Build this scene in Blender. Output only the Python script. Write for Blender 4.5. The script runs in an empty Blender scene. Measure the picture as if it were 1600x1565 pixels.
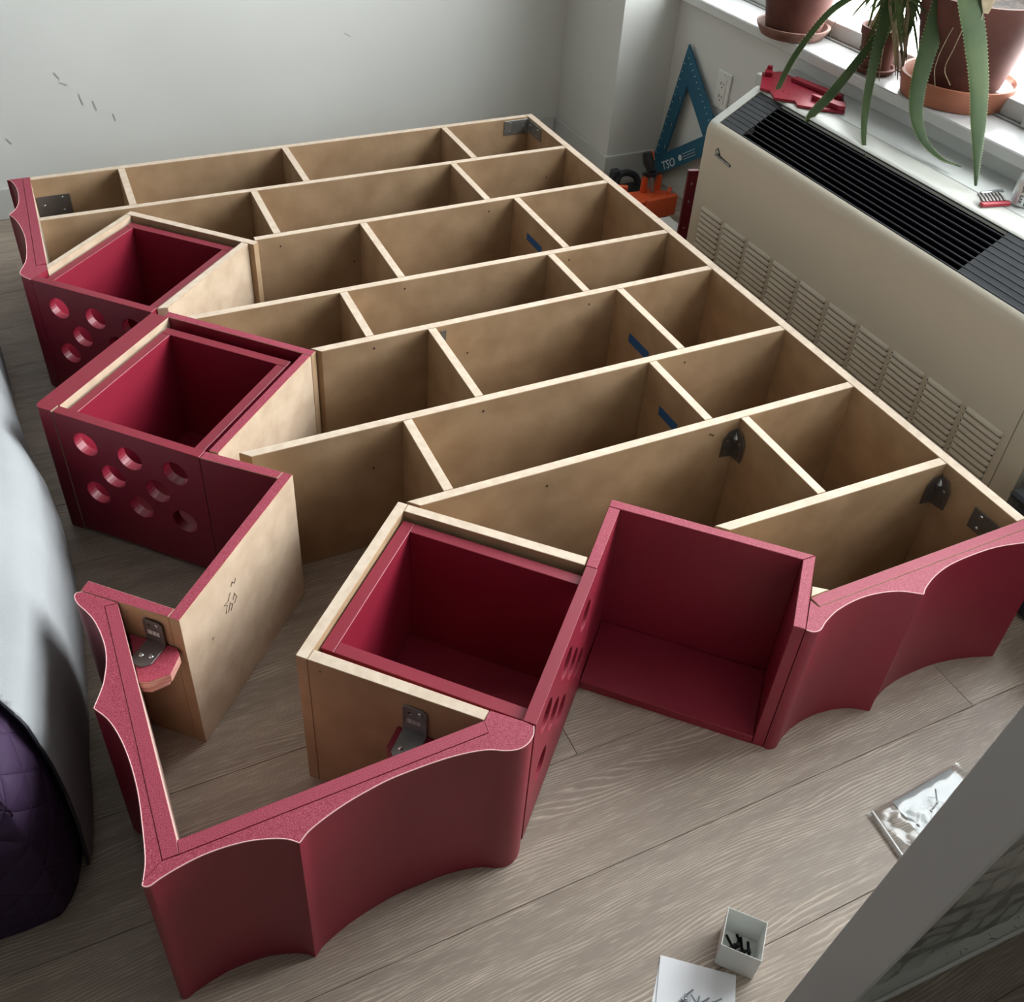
import bpy, bmesh, math, random
from mathutils import Vector, Matrix
random.seed(7)
sc = bpy.context.scene
COL = sc.collection
R2 = math.sqrt(2)

# ------------------------------------------------------------------ camera
cam_data = bpy.data.cameras.new('camera')
cam = bpy.data.objects.new('camera', cam_data)
COL.objects.link(cam)
RIGHT = Vector((0.91270502, -0.4063103, 0.04337606))
DOWN = Vector((-0.21124211, -0.56003882, -0.80108257))
FWD = Vector((0.34978038, 0.72198924, -0.59698009))
mw = Matrix((( RIGHT.x, -DOWN.x, -FWD.x, 0.0),
             ( RIGHT.y, -DOWN.y, -FWD.y, 0.0),
             ( RIGHT.z, -DOWN.z, -FWD.z, 1.445),
             (0, 0, 0, 1)))
cam.matrix_world = mw
cam_data.sensor_fit = 'HORIZONTAL'
cam_data.sensor_width = 36.0
cam_data.lens = 1514.19 / 1600 * 36.0
cam_data.shift_x = (800 - 764.2) / 1600
cam_data.shift_y = -(782.5 - 600.4) / 1600
cam_data.clip_start = 0.02
sc.camera = cam

# ------------------------------------------------------------------ world, light, exposure
world = bpy.data.worlds.new('overcast_sky')
sc.world = world
world.use_nodes = True
bgn = world.node_tree.nodes['Background']
bgn.inputs[0].default_value = (0.945, 0.965, 0.985, 1)
bgn.inputs[1].default_value = 28.0
sc.view_settings.view_transform = 'Standard'
sc.view_settings.look = 'None'
sc.view_settings.gamma = 1.0
sc.view_settings.use_curve_mapping = False
sc.view_settings.exposure = -0.28
sc.cycles.max_bounces = 10
sc.cycles.diffuse_bounces = 6
sc.cycles.use_denoising = True

WX0, WX1 = 1.91, 2.15          # inner face of the window wall, window plane
WIN_Y0, WIN_Y1, WIN_Z0, WIN_Z1 = 0.25, 2.60, 0.618, 2.30
def portal(name, loc, rot, sx, sy):
    l = bpy.data.lights.new(name, 'AREA'); l.shape = 'RECTANGLE'; l.size = sx; l.size_y = sy
    l.cycles.is_portal = True
    o = bpy.data.objects.new(name, l); o.location = loc; o.rotation_euler = rot; COL.objects.link(o)
portal('window_daylight_portal', (2.2, (WIN_Y0 + WIN_Y1) / 2, (WIN_Z0 + WIN_Z1) / 2), (0, math.pi / 2, 0), WIN_Z1 - WIN_Z0, WIN_Y1 - WIN_Y0)

# ------------------------------------------------------------------ materials
def nodes(m):
    m.use_nodes = True
    nt = m.node_tree
    return nt, nt.nodes['Principled BSDF']
def mat(name, col, rough=0.5, metal=0.0, **kw):
    m = bpy.data.materials.new(name)
    nt, b = nodes(m)
    b.inputs['Base Color'].default_value = (*col, 1)
    b.inputs['Roughness'].default_value = rough
    b.inputs['Metallic'].default_value = metal
    for k, v in kw.items():
        b.inputs[k.replace('_', ' ')].default_value = v
    return m
def noisy(name, c1, c2, scale, rough=0.6, detail=5, stretch=(1, 1, 1), bump=0.0, bscale=None, metal=0.0, lo=0.35, hi=0.65, spec=None):
    m = bpy.data.materials.new(name)
    nt, b = nodes(m); N = nt.nodes; L = nt.links
    tc = N.new('ShaderNodeTexCoord'); mp = N.new('ShaderNodeMapping'); mp.inputs['Scale'].default_value = stretch
    L.new(tc.outputs['Object'], mp.inputs['Vector'])
    n = N.new('ShaderNodeTexNoise'); n.inputs['Scale'].default_value = scale; n.inputs['Detail'].default_value = detail
    L.new(mp.outputs[0], n.inputs['Vector'])
    r = N.new('ShaderNodeValToRGB')
    r.color_ramp.elements[0].position = lo; r.color_ramp.elements[0].color = (*c1, 1)
    r.color_ramp.elements[1].position = hi; r.color_ramp.elements[1].color = (*c2, 1)
    L.new(n.outputs['Fac'], r.inputs[0]); L.new(r.outputs[0], b.inputs['Base Color'])
    b.inputs['Roughness'].default_value = rough; b.inputs['Metallic'].default_value = metal
    if spec is not None: b.inputs['Specular IOR Level'].default_value = spec
    if bump:
        n2 = N.new('ShaderNodeTexNoise'); n2.inputs['Scale'].default_value = bscale or scale * 4; n2.inputs['Detail'].default_value = 3
        L.new(mp.outputs[0], n2.inputs['Vector'])
        bp = N.new('ShaderNodeBump'); bp.inputs['Strength'].default_value = bump; bp.inputs['Distance'].default_value = 0.002
        L.new(n2.outputs['Fac'], bp.inputs['Height']); L.new(bp.outputs[0], b.inputs['Normal'])
    return m

M = {}
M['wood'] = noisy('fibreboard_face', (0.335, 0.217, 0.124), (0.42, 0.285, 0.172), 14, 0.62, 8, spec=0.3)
M['wood_lit'] = noisy('pale_lit_fibreboard', (0.47, 0.345, 0.245), (0.57, 0.44, 0.325), 22, 0.6, 8, spec=0.35)  # paler blotchy board; window light on its lit faces put into the colour
M['edge'] = noisy('fibreboard_cut_edge', (0.57, 0.45, 0.35), (0.66, 0.54, 0.43), 60, 0.7, 6, spec=0.3)
M['red'] = noisy('raspberry_paint', (0.210, 0.007, 0.024), (0.240, 0.010, 0.029), 6, 0.46, 3, spec=0.6)
M['primer'] = noisy('raspberry_primer_speckle', (0.245, 0.014, 0.040), (0.43, 0.085, 0.125), 900, 0.62, 2, bump=0.25, bscale=700, lo=0.42, hi=0.66)
M['ply'] = noisy('plywood_edge_layers', (0.45, 0.16, 0.14), (0.62, 0.36, 0.28), 30, 0.8, 2, stretch=(1, 1, 14))
M['pale'] = mat('bare_pink_edge', (0.62, 0.42, 0.36), 0.7)
M['wall'] = noisy('white_wall_paint', (0.63, 0.64, 0.62), (0.67, 0.68, 0.66), 2.2, 0.75, 3, bump=0.04, bscale=90)
M['trim'] = mat('white_trim_paint', (0.55, 0.565, 0.55), 0.45)
M['sill'] = noisy('marble_sill', (0.36, 0.36, 0.355), (0.52, 0.52, 0.52), 9, 0.28, 8, lo=0.3, hi=0.6)
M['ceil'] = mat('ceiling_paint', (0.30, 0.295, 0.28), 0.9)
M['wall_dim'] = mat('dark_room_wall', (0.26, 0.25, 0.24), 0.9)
M['heater'] = mat('beige_enamel', (0.56, 0.51, 0.42), 0.42)
M['heater_top'] = mat('pale_enamel', (0.50, 0.505, 0.465), 0.35)
M['slat'] = mat('grille_slat_slate', (0.04, 0.044, 0.052), 0.5, Specular_IOR_Level=0.2)
M['pit'] = mat('grille_interior_black', (0.002, 0.002, 0.004), 0.9, Specular_IOR_Level=0.0)
M['plate'] = mat('grille_end_slate', (0.030, 0.034, 0.040), 0.5)
M['steel'] = noisy('galvanised_steel', (0.26, 0.27, 0.27), (0.36, 0.37, 0.37), 40, 0.42, 4, metal=0.8)
M['darksteel'] = mat('dark_steel', (0.16, 0.145, 0.14), 0.45, 0.7)
M['chrome'] = mat('zinc_plated_screw', (0.62, 0.66, 0.70), 0.25, 1.0)
M['blackscrew'] = mat('black_oxide_screw', (0.012, 0.012, 0.014), 0.35, 0.3)
M['print'] = mat('white_print', (0.62, 0.66, 0.66), 0.6)
M['blackprint'] = mat('black_print', (0.01, 0.01, 0.01), 0.5)
M['tape'] = mat('blue_painters_tape', (0.012, 0.09, 0.27), 0.6)
M['hole'] = mat('screw_hole_dark', (0.05, 0.03, 0.02), 0.9)
M['pencil'] = mat('pencil_mark', (0.10, 0.075, 0.06), 0.9)
M['terra'] = noisy('terracotta_brown', (0.085, 0.026, 0.019), (0.150, 0.058, 0.044), 7, 0.7, 6, spec=0.3)
M['terra2'] = noisy('terracotta_orange', (0.34, 0.115, 0.062), (0.40, 0.15, 0.09), 5, 0.65, 4)
M['terra_rim'] = noisy('terracotta_chalky', (0.14, 0.06, 0.042), (0.27, 0.16, 0.13), 18, 0.8, 6)
M['soil'] = noisy('dark_soil', (0.02, 0.014, 0.01), (0.06, 0.04, 0.03), 80, 0.95, 4, bump=0.8)
M['aloe'] = noisy('aloe_green', (0.022, 0.046, 0.012), (0.048, 0.076, 0.022), 9, 0.5, 4, spec=0.25)
M['thorn'] = mat('aloe_thorn_pale', (0.26, 0.30, 0.13), 0.5)
M['leafy'] = noisy('thin_leaf_green', (0.045, 0.08, 0.02), (0.11, 0.15, 0.05), 30, 0.6, 3)
M['dry'] = noisy('dried_leaf_tan', (0.20, 0.15, 0.085), (0.34, 0.26, 0.17), 30, 0.8, 3)
M['blue'] = noisy('anodised_blue', (0.012, 0.105, 0.18), (0.02, 0.135, 0.225), 5, 0.38, 2, metal=0.35)
M['orange'] = mat('orange_plastic', (0.62, 0.085, 0.02), 0.42)
M['blackpl'] = mat('black_plastic', (0.014, 0.016, 0.022), 0.4)
M['maroon'] = mat('dark_red_anodised', (0.16, 0.008, 0.022), 0.25, 0.5)
M['redmetal'] = mat('red_anodised', (0.25, 0.012, 0.028), 0.33, 0.35)
M['redplastic'] = mat('red_plastic', (0.36, 0.012, 0.03), 0.35)
M['white'] = mat('white_plastic', (0.72, 0.73, 0.70), 0.35)
M['paper'] = mat('white_paper', (0.80, 0.81, 0.84), 0.8)
M['card'] = mat('pale_card', (0.46, 0.49, 0.50), 0.7)
M['greycase'] = noisy('grey_powder_coat', (0.76, 0.76, 0.79), (0.80, 0.80, 0.82), 4, 0.48, 2)
M['case_in'] = noisy('dusty_grey_green', (0.68, 0.70, 0.66), (0.82, 0.83, 0.79), 12, 0.6, 6)
M['case_rail'] = mat('light_grey_rail', (0.85, 0.86, 0.85), 0.4)
M['gasket'] = mat('black_rubber_gasket', (0.012, 0.012, 0.014), 0.7)
M['silver'] = mat('silver_shell', (0.62, 0.63, 0.64), 0.28, 0.6)

def glass(name, col, rough, alpha_like=0.0):
    m = bpy.data.materials.new(name)
    nt, b = nodes(m); N = nt.nodes; L = nt.links
    out = N['Material Output']
    tr = N.new('ShaderNodeBsdfTransparent'); tr.inputs[0].default_value = (*col, 1)
    gl = N.new('ShaderNodeBsdfGlossy'); gl.inputs['Roughness'].default_value = rough
    fr = N.new('ShaderNodeLayerWeight'); fr.inputs[0].default_value = 0.35
    mx = N.new('ShaderNodeMixShader')
    ad = N.new('ShaderNodeMath'); ad.operation = 'MULTIPLY_ADD'; ad.inputs[1].default_value = 0.6; ad.inputs[2].default_value = alpha_like
    L.new(fr.outputs['Fresnel'], ad.inputs[0]); L.new(ad.outputs[0], mx.inputs[0])
    L.new(tr.outputs[0], mx.inputs[1]); L.new(gl.outputs[0], mx.inputs[2]); L.new(mx.outputs[0], out.inputs[0])
    return m
M['glass'] = glass('window_glass', (0.97, 0.985, 0.98), 0.02)
M['film'] = glass('clear_plastic_film', (0.975, 0.98, 0.98), 0.20, 0.07)

def floor_material():
    m = bpy.data.materials.new('limed_oak_planks')
    nt, b = nodes(m); N = nt.nodes; L = nt.links
    tc = N.new('ShaderNodeTexCoord'); oi = N.new('ShaderNodeObjectInfo')
    cb = N.new('ShaderNodeCombineXYZ'); mu = N.new('ShaderNodeMath'); mu.operation = 'MULTIPLY'; mu.inputs[1].default_value = 37.0
    L.new(oi.outputs['Random'], mu.inputs[0]); L.new(mu.outputs[0], cb.inputs[0]); L.new(mu.outputs[0], cb.inputs[2])
    va = N.new('ShaderNodeVectorMath'); va.operation = 'ADD'
    L.new(tc.outputs['Object'], va.inputs[0]); L.new(cb.outputs[0], va.inputs[1])
    def noise(scale, st, detail=4, dist=0.0):
        mp = N.new('ShaderNodeMapping'); mp.inputs['Scale'].default_value = st
        L.new(va.outputs[0], mp.inputs['Vector'])
        n = N.new('ShaderNodeTexNoise'); n.inputs['Scale'].default_value = scale; n.inputs['Detail'].default_value = detail
        n.inputs['Distortion'].default_value = dist
        L.new(mp.outputs[0], n.inputs['Vector']); return n
    # cathedral figure: contour lines of a long stretched noise field
    fld = noise(1.0, (1.3, 6.0, 1), 2.0, 0.25)
    wob = noise(1.0, (11, 60, 1), 3)
    sx = N.new('ShaderNodeSeparateXYZ'); L.new(tc.outputs['Object'], sx.inputs[0])
    wm = N.new('ShaderNodeMath'); wm.operation = 'MULTIPLY_ADD'; wm.inputs[1].default_value = 0.035
    L.new(wob.outputs['Fac'], wm.inputs[0]); L.new(fld.outputs['Fac'], wm.inputs[2])
    sm_ = N.new('ShaderNodeMath'); sm_.operation = 'MULTIPLY'; sm_.inputs[1].default_value = 26.0
    L.new(wm.outputs[0], sm_.inputs[0])
    sn = N.new('ShaderNodeMath'); sn.operation = 'MULTIPLY_ADD'; sn.inputs[1].default_value = 215.0
    L.new(sx.outputs[1], sn.inputs[0]); L.new(sm_.outputs[0], sn.inputs[2])
    fr = N.new('ShaderNodeMath'); fr.operation = 'FRACT'; L.new(sn.outputs[0], fr.inputs[0])
    r = N.new('ShaderNodeValToRGB'); e = r.color_ramp.elements
    e[0].position = 0.0; e[0].color = (0, 0, 0, 1); e[1].position = 0.55; e[1].color = (0.10, 0.10, 0.10, 1)
    x = r.color_ramp.elements.new(0.78); x.color = (1, 1, 1, 1); x = r.color_ramp.elements.new(1.0); x.color = (0.0, 0.0, 0.0, 1)
    L.new(fr.outputs[0], r.inputs[0])
    # fine pores running along the board
    por = noise(1.0, (26, 420, 1), 2)
    pr = N.new('ShaderNodeValToRGB'); pr.color_ramp.elements[0].position = 0.52; pr.color_ramp.elements[1].position = 0.68
    L.new(por.outputs['Fac'], pr.inputs[0])
    brk = noise(1.0, (5, 40, 1), 3)
    br = N.new('ShaderNodeValToRGB'); br.color_ramp.elements[0].position = 0.38; br.color_ramp.elements[1].position = 0.60
    L.new(brk.outputs['Fac'], br.inputs[0])
    m1 = N.new('ShaderNodeMath'); m1.operation = 'MULTIPLY'; L.new(r.outputs[0], m1.inputs[0]); L.new(br.outputs[0], m1.inputs[1])
    m2 = N.new('ShaderNodeMath'); m2.operation = 'MULTIPLY_ADD'; m2.inputs[1].default_value = 0.42
    L.new(pr.outputs[0], m2.inputs[0]); L.new(m1.outputs[0], m2.inputs[2]); m2.use_clamp = True
    big = noise(1.0, (1.2, 3.5, 1), 3)
    base = N.new('ShaderNodeMix'); base.data_type = 'RGBA'
    base.inputs[6].default_value = (0.255, 0.200, 0.160, 1); base.inputs[7].default_value = (0.335, 0.268, 0.215, 1)
    L.new(big.outputs['Fac'], base.inputs[0])
    tone = N.new('ShaderNodeMix'); tone.data_type = 'RGBA'; tone.blend_type = 'MULTIPLY'
    tr = N.new('ShaderNodeMapRange'); tr.inputs[3].default_value = 0.88; tr.inputs[4].default_value = 1.06
    L.new(oi.outputs['Random'], tr.inputs[0]); tone.inputs[0].default_value = 1.0
    L.new(base.outputs[2], tone.inputs[6]); L.new(tr.outputs[0], tone.inputs[7])
    fin = N.new('ShaderNodeMix'); fin.data_type = 'RGBA'; fin.inputs[7].default_value = (0.64, 0.54, 0.44, 1)
    sc_ = N.new('ShaderNodeMath'); sc_.operation = 'MULTIPLY'; sc_.inputs[1].default_value = 0.75
    L.new(m2.outputs[0], sc_.inputs[0]); L.new(sc_.outputs[0], fin.inputs[0]); L.new(tone.outputs[2], fin.inputs[6])
    L.new(fin.outputs[2], b.inputs['Base Color'])
    b.inputs['Roughness'].default_value = 0.46
    bp = N.new('ShaderNodeBump'); bp.inputs['Strength'].default_value = 0.25; bp.inputs['Distance'].default_value = 0.001
    L.new(m2.outputs[0], bp.inputs['Height']); L.new(bp.outputs[0], b.inputs['Normal'])
    return m
M['floor'] = floor_material()

def quilt_material():
    m = bpy.data.materials.new('purple_quilted_cover')
    nt, b = nodes(m); N = nt.nodes; L = nt.links
    b.inputs['Base Color'].default_value = (0.040, 0.020, 0.054, 1); b.inputs['Roughness'].default_value = 0.75
    b.inputs['Specular IOR Level'].default_value = 0.25
    tc = N.new('ShaderNodeTexCoord'); sp_ = N.new('ShaderNodeSeparateXYZ'); L.new(tc.outputs['Object'], sp_.inputs[0])
    def mth(op, a, b_=None):
        n = N.new('ShaderNodeMath'); n.operation = op
        for i, v in enumerate((a, b_)):
            if v is None: continue
            if isinstance(v, (int, float)): n.inputs[i].default_value = v
            else: L.new(v, n.inputs[i])
        return n.outputs[0]
    u = mth('MULTIPLY', mth('ADD', sp_.outputs[1], mth('MULTIPLY', sp_.outputs[0], 0.9)), 14.0)
    w = mth('MULTIPLY', sp_.outputs[2], 16.0)
    pa = mth('PINGPONG', mth('ADD', u, w), 0.5); pb = mth('PINGPONG', mth('SUBTRACT', u, w), 0.5)
    h = mth('POWER', mth('MULTIPLY', mth('MINIMUM', pa, pb), 2.0), 0.5)
    bp = N.new('ShaderNodeBump'); bp.inputs['Strength'].default_value = 0.8; bp.inputs['Distance'].default_value = 0.006
    L.new(h, bp.inputs['Height']); L.new(bp.outputs[0], b.inputs['Normal'])
    return m
M['quilt'] = quilt_material()
M['cloth'] = noisy('light_grey_linen', (0.24, 0.25, 0.262), (0.31, 0.32, 0.332), 3, 0.9, 4, bump=0.35, bscale=420)

# ------------------------------------------------------------------ object helpers
ORG = {}
def tag(o, label=None, cat=None, group=None, kind=None):
    if label: o['label'] = label
    if cat: o['category'] = cat
    if group: o['group'] = group
    if kind: o['kind'] = kind
    return o
def thing(name, label, cat, loc=(0, 0, 0), group=None):
    o = bpy.data.objects.new(name, None); o.empty_display_size = 0.05
    o.location = loc; COL.objects.link(o); ORG[o.name] = Vector(loc)
    return tag(o, label, cat, group)
def obj(name, bm, mats, parent=None, rules=None, smooth=None, bevel=0.0, top=None, loc=None):
    if bevel:
        bmesh.ops.remove_doubles(bm, verts=bm.verts, dist=1e-5)
        bm.normal_update()
        es = [e for e in bm.edges if len(e.link_faces) == 2 and e.calc_face_angle(0) > 0.6]
        bmesh.ops.bevel(bm, geom=es, offset=bevel, segments=1, affect='EDGES', clamp_overlap=True)
    bm.normal_update()
    me = bpy.data.meshes.new(name)
    if not isinstance(mats, (list, tuple)): mats = [mats]
    mats = list(mats)
    if rules:                                     # [(direction, material)] ; default mats[0]
        for d, mm in rules:
            if mm not in mats: mats.append(mm)
        for f in bm.faces:
            best = 0
            for d, mm in rules:
                if f.normal.dot(Vector(d).normalized()) > 0.8: best = mats.index(mm)
            f.material_index = best
    org = Vector((0, 0, 0))
    if parent is not None: org = ORG[parent.name]
    elif loc is not None: org = Vector(loc)
    bmesh.ops.translate(bm, verts=bm.verts, vec=-org)
    bm.to_mesh(me); bm.free()
    for mm in mats: me.materials.append(mm)
    if smooth is not None:
        for p in me.polygons: p.use_smooth = True
        me.set_sharp_from_angle(angle=smooth)
    o = bpy.data.objects.new(name, me)
    COL.objects.link(o)
    if parent is not None: o.parent = parent
    else: o.location = org
    ORG[o.name] = org
    return o
def new(): return bmesh.new()
def prism(bm, pts, z0, z1):
    a = sum(pts[i][0] * pts[(i + 1) % len(pts)][1] - pts[(i + 1) % len(pts)][0] * pts[i][1] for i in range(len(pts)))
    if a < 0: pts = pts[::-1]
    lo = [bm.verts.new((x, y, z0)) for x, y in pts]; hi = [bm.verts.new((x, y, z1)) for x, y in pts]
    bm.faces.new(lo[::-1]); bm.faces.new(hi)
    n = len(pts)
    for i in range(n):
        bm.faces.new((lo[i], lo[(i + 1) % n], hi[(i + 1) % n], hi[i]))
    return bm
def box(bm, x0, x1, y0, y1, z0, z1):
    return prism(bm, [(x0, y0), (x1, y0), (x1, y1), (x0, y1)], z0, z1)
def obox(bm, O, U, V, N):                         # parallelepiped O + span
    O, U, V, N = map(Vector, (O, U, V, N))
    if U.cross(V).dot(N) < 0: U, V = V, U
    c = [bm.verts.new(O + a * U + b_ * V + c_ * N) for c_ in (0, 1) for a, b_ in ((0, 0), (1, 0), (1, 1), (0, 1))]
    for f in ((3, 2, 1, 0), (4, 5, 6, 7), (0, 1, 5, 4), (1, 2, 6, 5), (2, 3, 7, 6), (3, 0, 4, 7)):
        bm.faces.new([c[i] for i in f])
    return bm
def circle(cx, cy, r, n=28):
    return [(cx + r * math.cos(2 * math.pi * i / n), cy + r * math.sin(2 * math.pi * i / n)) for i in range(n)]
def plate(bm, outer, holes, O, U, V, th):         # flat plate with real through-holes
    O, U, V = Vector(O), Vector(U).normalized(), Vector(V).normalized()
    Nn = U.cross(V) * th
    es = []
    for lp in [outer] + holes:
        vs = [bm.verts.new(O + U * x + V * y) for x, y in lp]
        es += [bm.edges.new((vs[i], vs[(i + 1) % len(vs)])) for i in range(len(vs))]
    g = bmesh.ops.triangle_fill(bm, use_beauty=True, use_dissolve=False, edges=es, normal=-Nn.normalized())
    fs = [f for f in g['geom'] if isinstance(f, bmesh.types.BMFace)]
    ex = bmesh.ops.extrude_face_region(bm, geom=fs)
    vs = [v for v in ex['geom'] if isinstance(v, bmesh.types.BMVert)]
    bmesh.ops.translate(bm, verts=vs, vec=Nn)
    bmesh.ops.recalc_face_normals(bm, faces=bm.faces)
    return bm
def tube(bm, pts, rad, n=8, cap=True):
    pts = [Vector(p) for p in pts]
    rads = rad if isinstance(rad, (list, tuple)) else [rad] * len(pts)
    rings = []
    up = Vector((0, 0, 1))
    for i, p in enumerate(pts):
        t = (pts[min(i + 1, len(pts) - 1)] - pts[max(i - 1, 0)]).normalized()
        a = t.cross(up)
        if a.length < 1e-3: a = t.cross(Vector((1, 0, 0)))
        a.normalize(); b_ = t.cross(a).normalized()
        rings.append([bm.verts.new(p + rads[i] * (math.cos(2 * math.pi * k / n) * a + math.sin(2 * math.pi * k / n) * b_)) for k in range(n)])
    for i in range(len(rings) - 1):
        for k in range(n):
            bm.faces.new((rings[i][k], rings[i + 1][k], rings[i + 1][(k + 1) % n], rings[i][(k + 1) % n]))
    if cap:
        bm.faces.new(rings[0]); bm.faces.new(rings[-1][::-1])
    bmesh.ops.recalc_face_normals(bm, faces=bm.faces)
    return bm
def lathe(bm, prof, c, n=40):                     # prof [(r, z)] from outside bottom round to inside
    rings = []
    for r, z in prof:
        if r < 1e-6: rings.append([bm.verts.new((c[0], c[1], c[2] + z))])
        else: rings.append([bm.verts.new((c[0] + r * math.cos(2 * math.pi * k / n), c[1] + r * math.sin(2 * math.pi * k / n), c[2] + z)) for k in range(n)])
    for i in range(len(rings) - 1):
        A, B = rings[i], rings[i + 1]
        for k in range(n):
            k2 = (k + 1) % n
            if len(A) == 1 and len(B) > 1: bm.faces.new((A[0], B[k2], B[k]))
            elif len(B) == 1 and len(A) > 1: bm.faces.new((A[k], A[k2], B[0]))
            elif len(A) > 1: bm.faces.new((A[k], A[k2], B[k2], B[k]))
    bmesh.ops.recalc_face_normals(bm, faces=bm.faces)
    return bm
def spline(P, k=6):
    P = [Vector(p) for p in P]
    out = []
    for i in range(len(P) - 1):
        p0 = P[i - 1] if i else P[0] * 2 - P[1]
        p3 = P[i + 2] if i + 2 < len(P) else P[-1] * 2 - P[-2]
        p1, p2 = P[i], P[i + 1]
        for j in range(k):
            t = j / k
            out.append(0.5 * ((2 * p1) + (p2 - p0) * t + (2 * p0 - 5 * p1 + 4 * p2 - p3) * t * t + (3 * p1 - p0 - 3 * p2 + p3) * t ** 3))
    out.append(P[-1])
    return out
def curve2(*runs):                                # several smooth runs joined at cusps
    out = []
    for r in runs:
        s = [(p.x, p.y) for p in spline([(a, b_, 0) for a, b_ in r], 5)]
        out += s if not out else s[1:]
    return out
def text_mesh(name, body, size, O, U, V, parent, m, depth=0.0004):
    cu = bpy.data.curves.new(name, 'FONT'); cu.body = body; cu.size = size; cu.extrude = depth; cu.resolution_u = 2
    to = bpy.data.objects.new('tmp_text', cu); COL.objects.link(to)
    bpy.context.view_layer.update()
    me = bpy.data.meshes.new_from_object(to)
    bpy.data.objects.remove(to)
    U = Vector(U).normalized(); V = Vector(V).normalized(); W = U.cross(V)
    bm = new(); bm.from_mesh(me); bpy.data.meshes.remove(me)
    O = Vector(O)
    for v in bm.verts: v.co = O + U * v.co.x + V * v.co.y + W * v.co.z
    return obj(name, bm, m, parent)

H = 0.305
UP = (0, 0, 1)
NE, SW, NW, SE = (1, 1, 0), (-1, -1, 0), (-1, 1, 0), (1, -1, 0)

# ------------------------------------------------------------------ room shell
fl = thing('floor', None, None); del_keys = None
fl['kind'] = 'structure'
bm = new(); box(bm, -2.8, 2.15, -2.5, 3.2, -0.05, -0.012)
sub = obj('subfloor', bm, mat('subfloor_dark', (0.06, 0.05, 0.04), 0.9), fl)
pitch = 0.1843; y_base = 0.389; G = 0.00035
row = 0
jx = {1: 1.264, 2: 0.5665}
for r in range(-16, 15):
    ya, yb = y_base + r * pitch, y_base + (r + 1) * pitch
    if r == 14: yb = 3.07
    if ya > 3.06: continue
    off = jx.get(r, random.uniform(-1.0, -0.75))
    xs = [-2.75] + [off + k * 2.4 for k in range(-3, 4) if -2.6 < off + k * 2.4 < 1.8] + [1.92]
    for a, b_ in zip(xs[:-1], xs[1:]):
        bm = new(); box(bm, a + G - (a + b_) / 2, b_ - G - (a + b_) / 2, ya + G - ya, yb - G - ya, -0.012, 0)
        bmesh.ops.bevel(bm, geom=[e for e in bm.edges if all(v.co.z > -0.001 for v in e.verts)], offset=0.0006, segments=1, affect='EDGES')
        me = bpy.data.meshes.new('plank'); bm.to_mesh(me); bm.free(); me.materials.append(M['floor'])
        o = bpy.data.objects.new('plank', me); o.location = ((a + b_) / 2, ya, 0); o.parent = fl; COL.objects.link(o)

def struct(name, bm, m, **k):
    o = obj(name, bm, m, **k); o['kind'] = 'structure'; return o
bm = new(); box(bm, -2.9, 2.3, 3.065, 3.2, -0.05, 2.7); struct('wall_back', bm, M['wall'])
bm = new(); box(bm, 1.705, 2.3, 2.689, 3.064, -0.05, 2.7); struct('wall_pillar', bm, M['wall'])
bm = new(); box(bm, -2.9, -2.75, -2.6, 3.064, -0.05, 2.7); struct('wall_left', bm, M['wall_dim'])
bm = new(); box(bm, -2.749, 2.3, -2.6, -2.45, -0.05, 2.7); struct('wall_front', bm, M['wall'])
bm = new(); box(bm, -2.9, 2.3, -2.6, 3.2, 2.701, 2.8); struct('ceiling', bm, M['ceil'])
bm = new()
box(bm, WX0, 2.28, -2.449, 2.688, -0.05, WIN_Z0)
box(bm, WX0, 2.28, -2.449, 2.688, WIN_Z1, 2.70)
box(bm, WX0, 2.28, -2.449, WIN_Y0, WIN_Z0, WIN_Z1)
box(bm, WX0, 2.28, WIN_Y1 + 0.03, 2.688, WIN_Z0, WIN_Z1)
struct('wall_right', bm, M['wall'])
def baseboard(name, pts, z=0.1):
    bm = new(); prism(bm, pts, 0.0, z); return struct(name, bm, M['trim'], bevel=0.002)
baseboard('baseboard_back', [(-2.74, 3.0645), (1.692, 3.0645), (1.692, 3.053), (-2.74, 3.053)])
baseboard('baseboard_pillar', [(1.7045, 3.06), (1.694, 3.06), (1.694, 2.677), (1.908, 2.677), (1.908, 2.6885), (1.7045, 2.6885)])
baseboard('baseboard_right', [(1.9095, 2.674), (1.899, 2.674), (1.899, 2.05), (1.9095, 2.05)])
# wall scuffs on the back wall
wb = bpy.data.objects['wall_back']
for k, (x, z, dx, dz) in enumerate([(0.02, 0.43, 0.012, -0.02), (0.075, 0.36, 0.006, -0.035), (0.11, 0.335, 0.006, -0.03), (0.16, 0.29, 0.004, -0.022), (0.03, 0.40, 0.02, -0.01), (0.9, 0.47, 0.02, -0.012), (-0.15, 0.25, 0.012, -0.018)]):
    bm = new(); obox(bm, (x, 3.0645, z), (dx, 0, dz), (0.003, 0, 0.002), (0, -0.0006, 0))
    ob = obj('scuff_mark', bm, mat('scuff_grey', (0.42, 0.44, 0.44), 0.8) if k == 0 else bpy.data.materials['scuff_grey'], wb)

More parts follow.
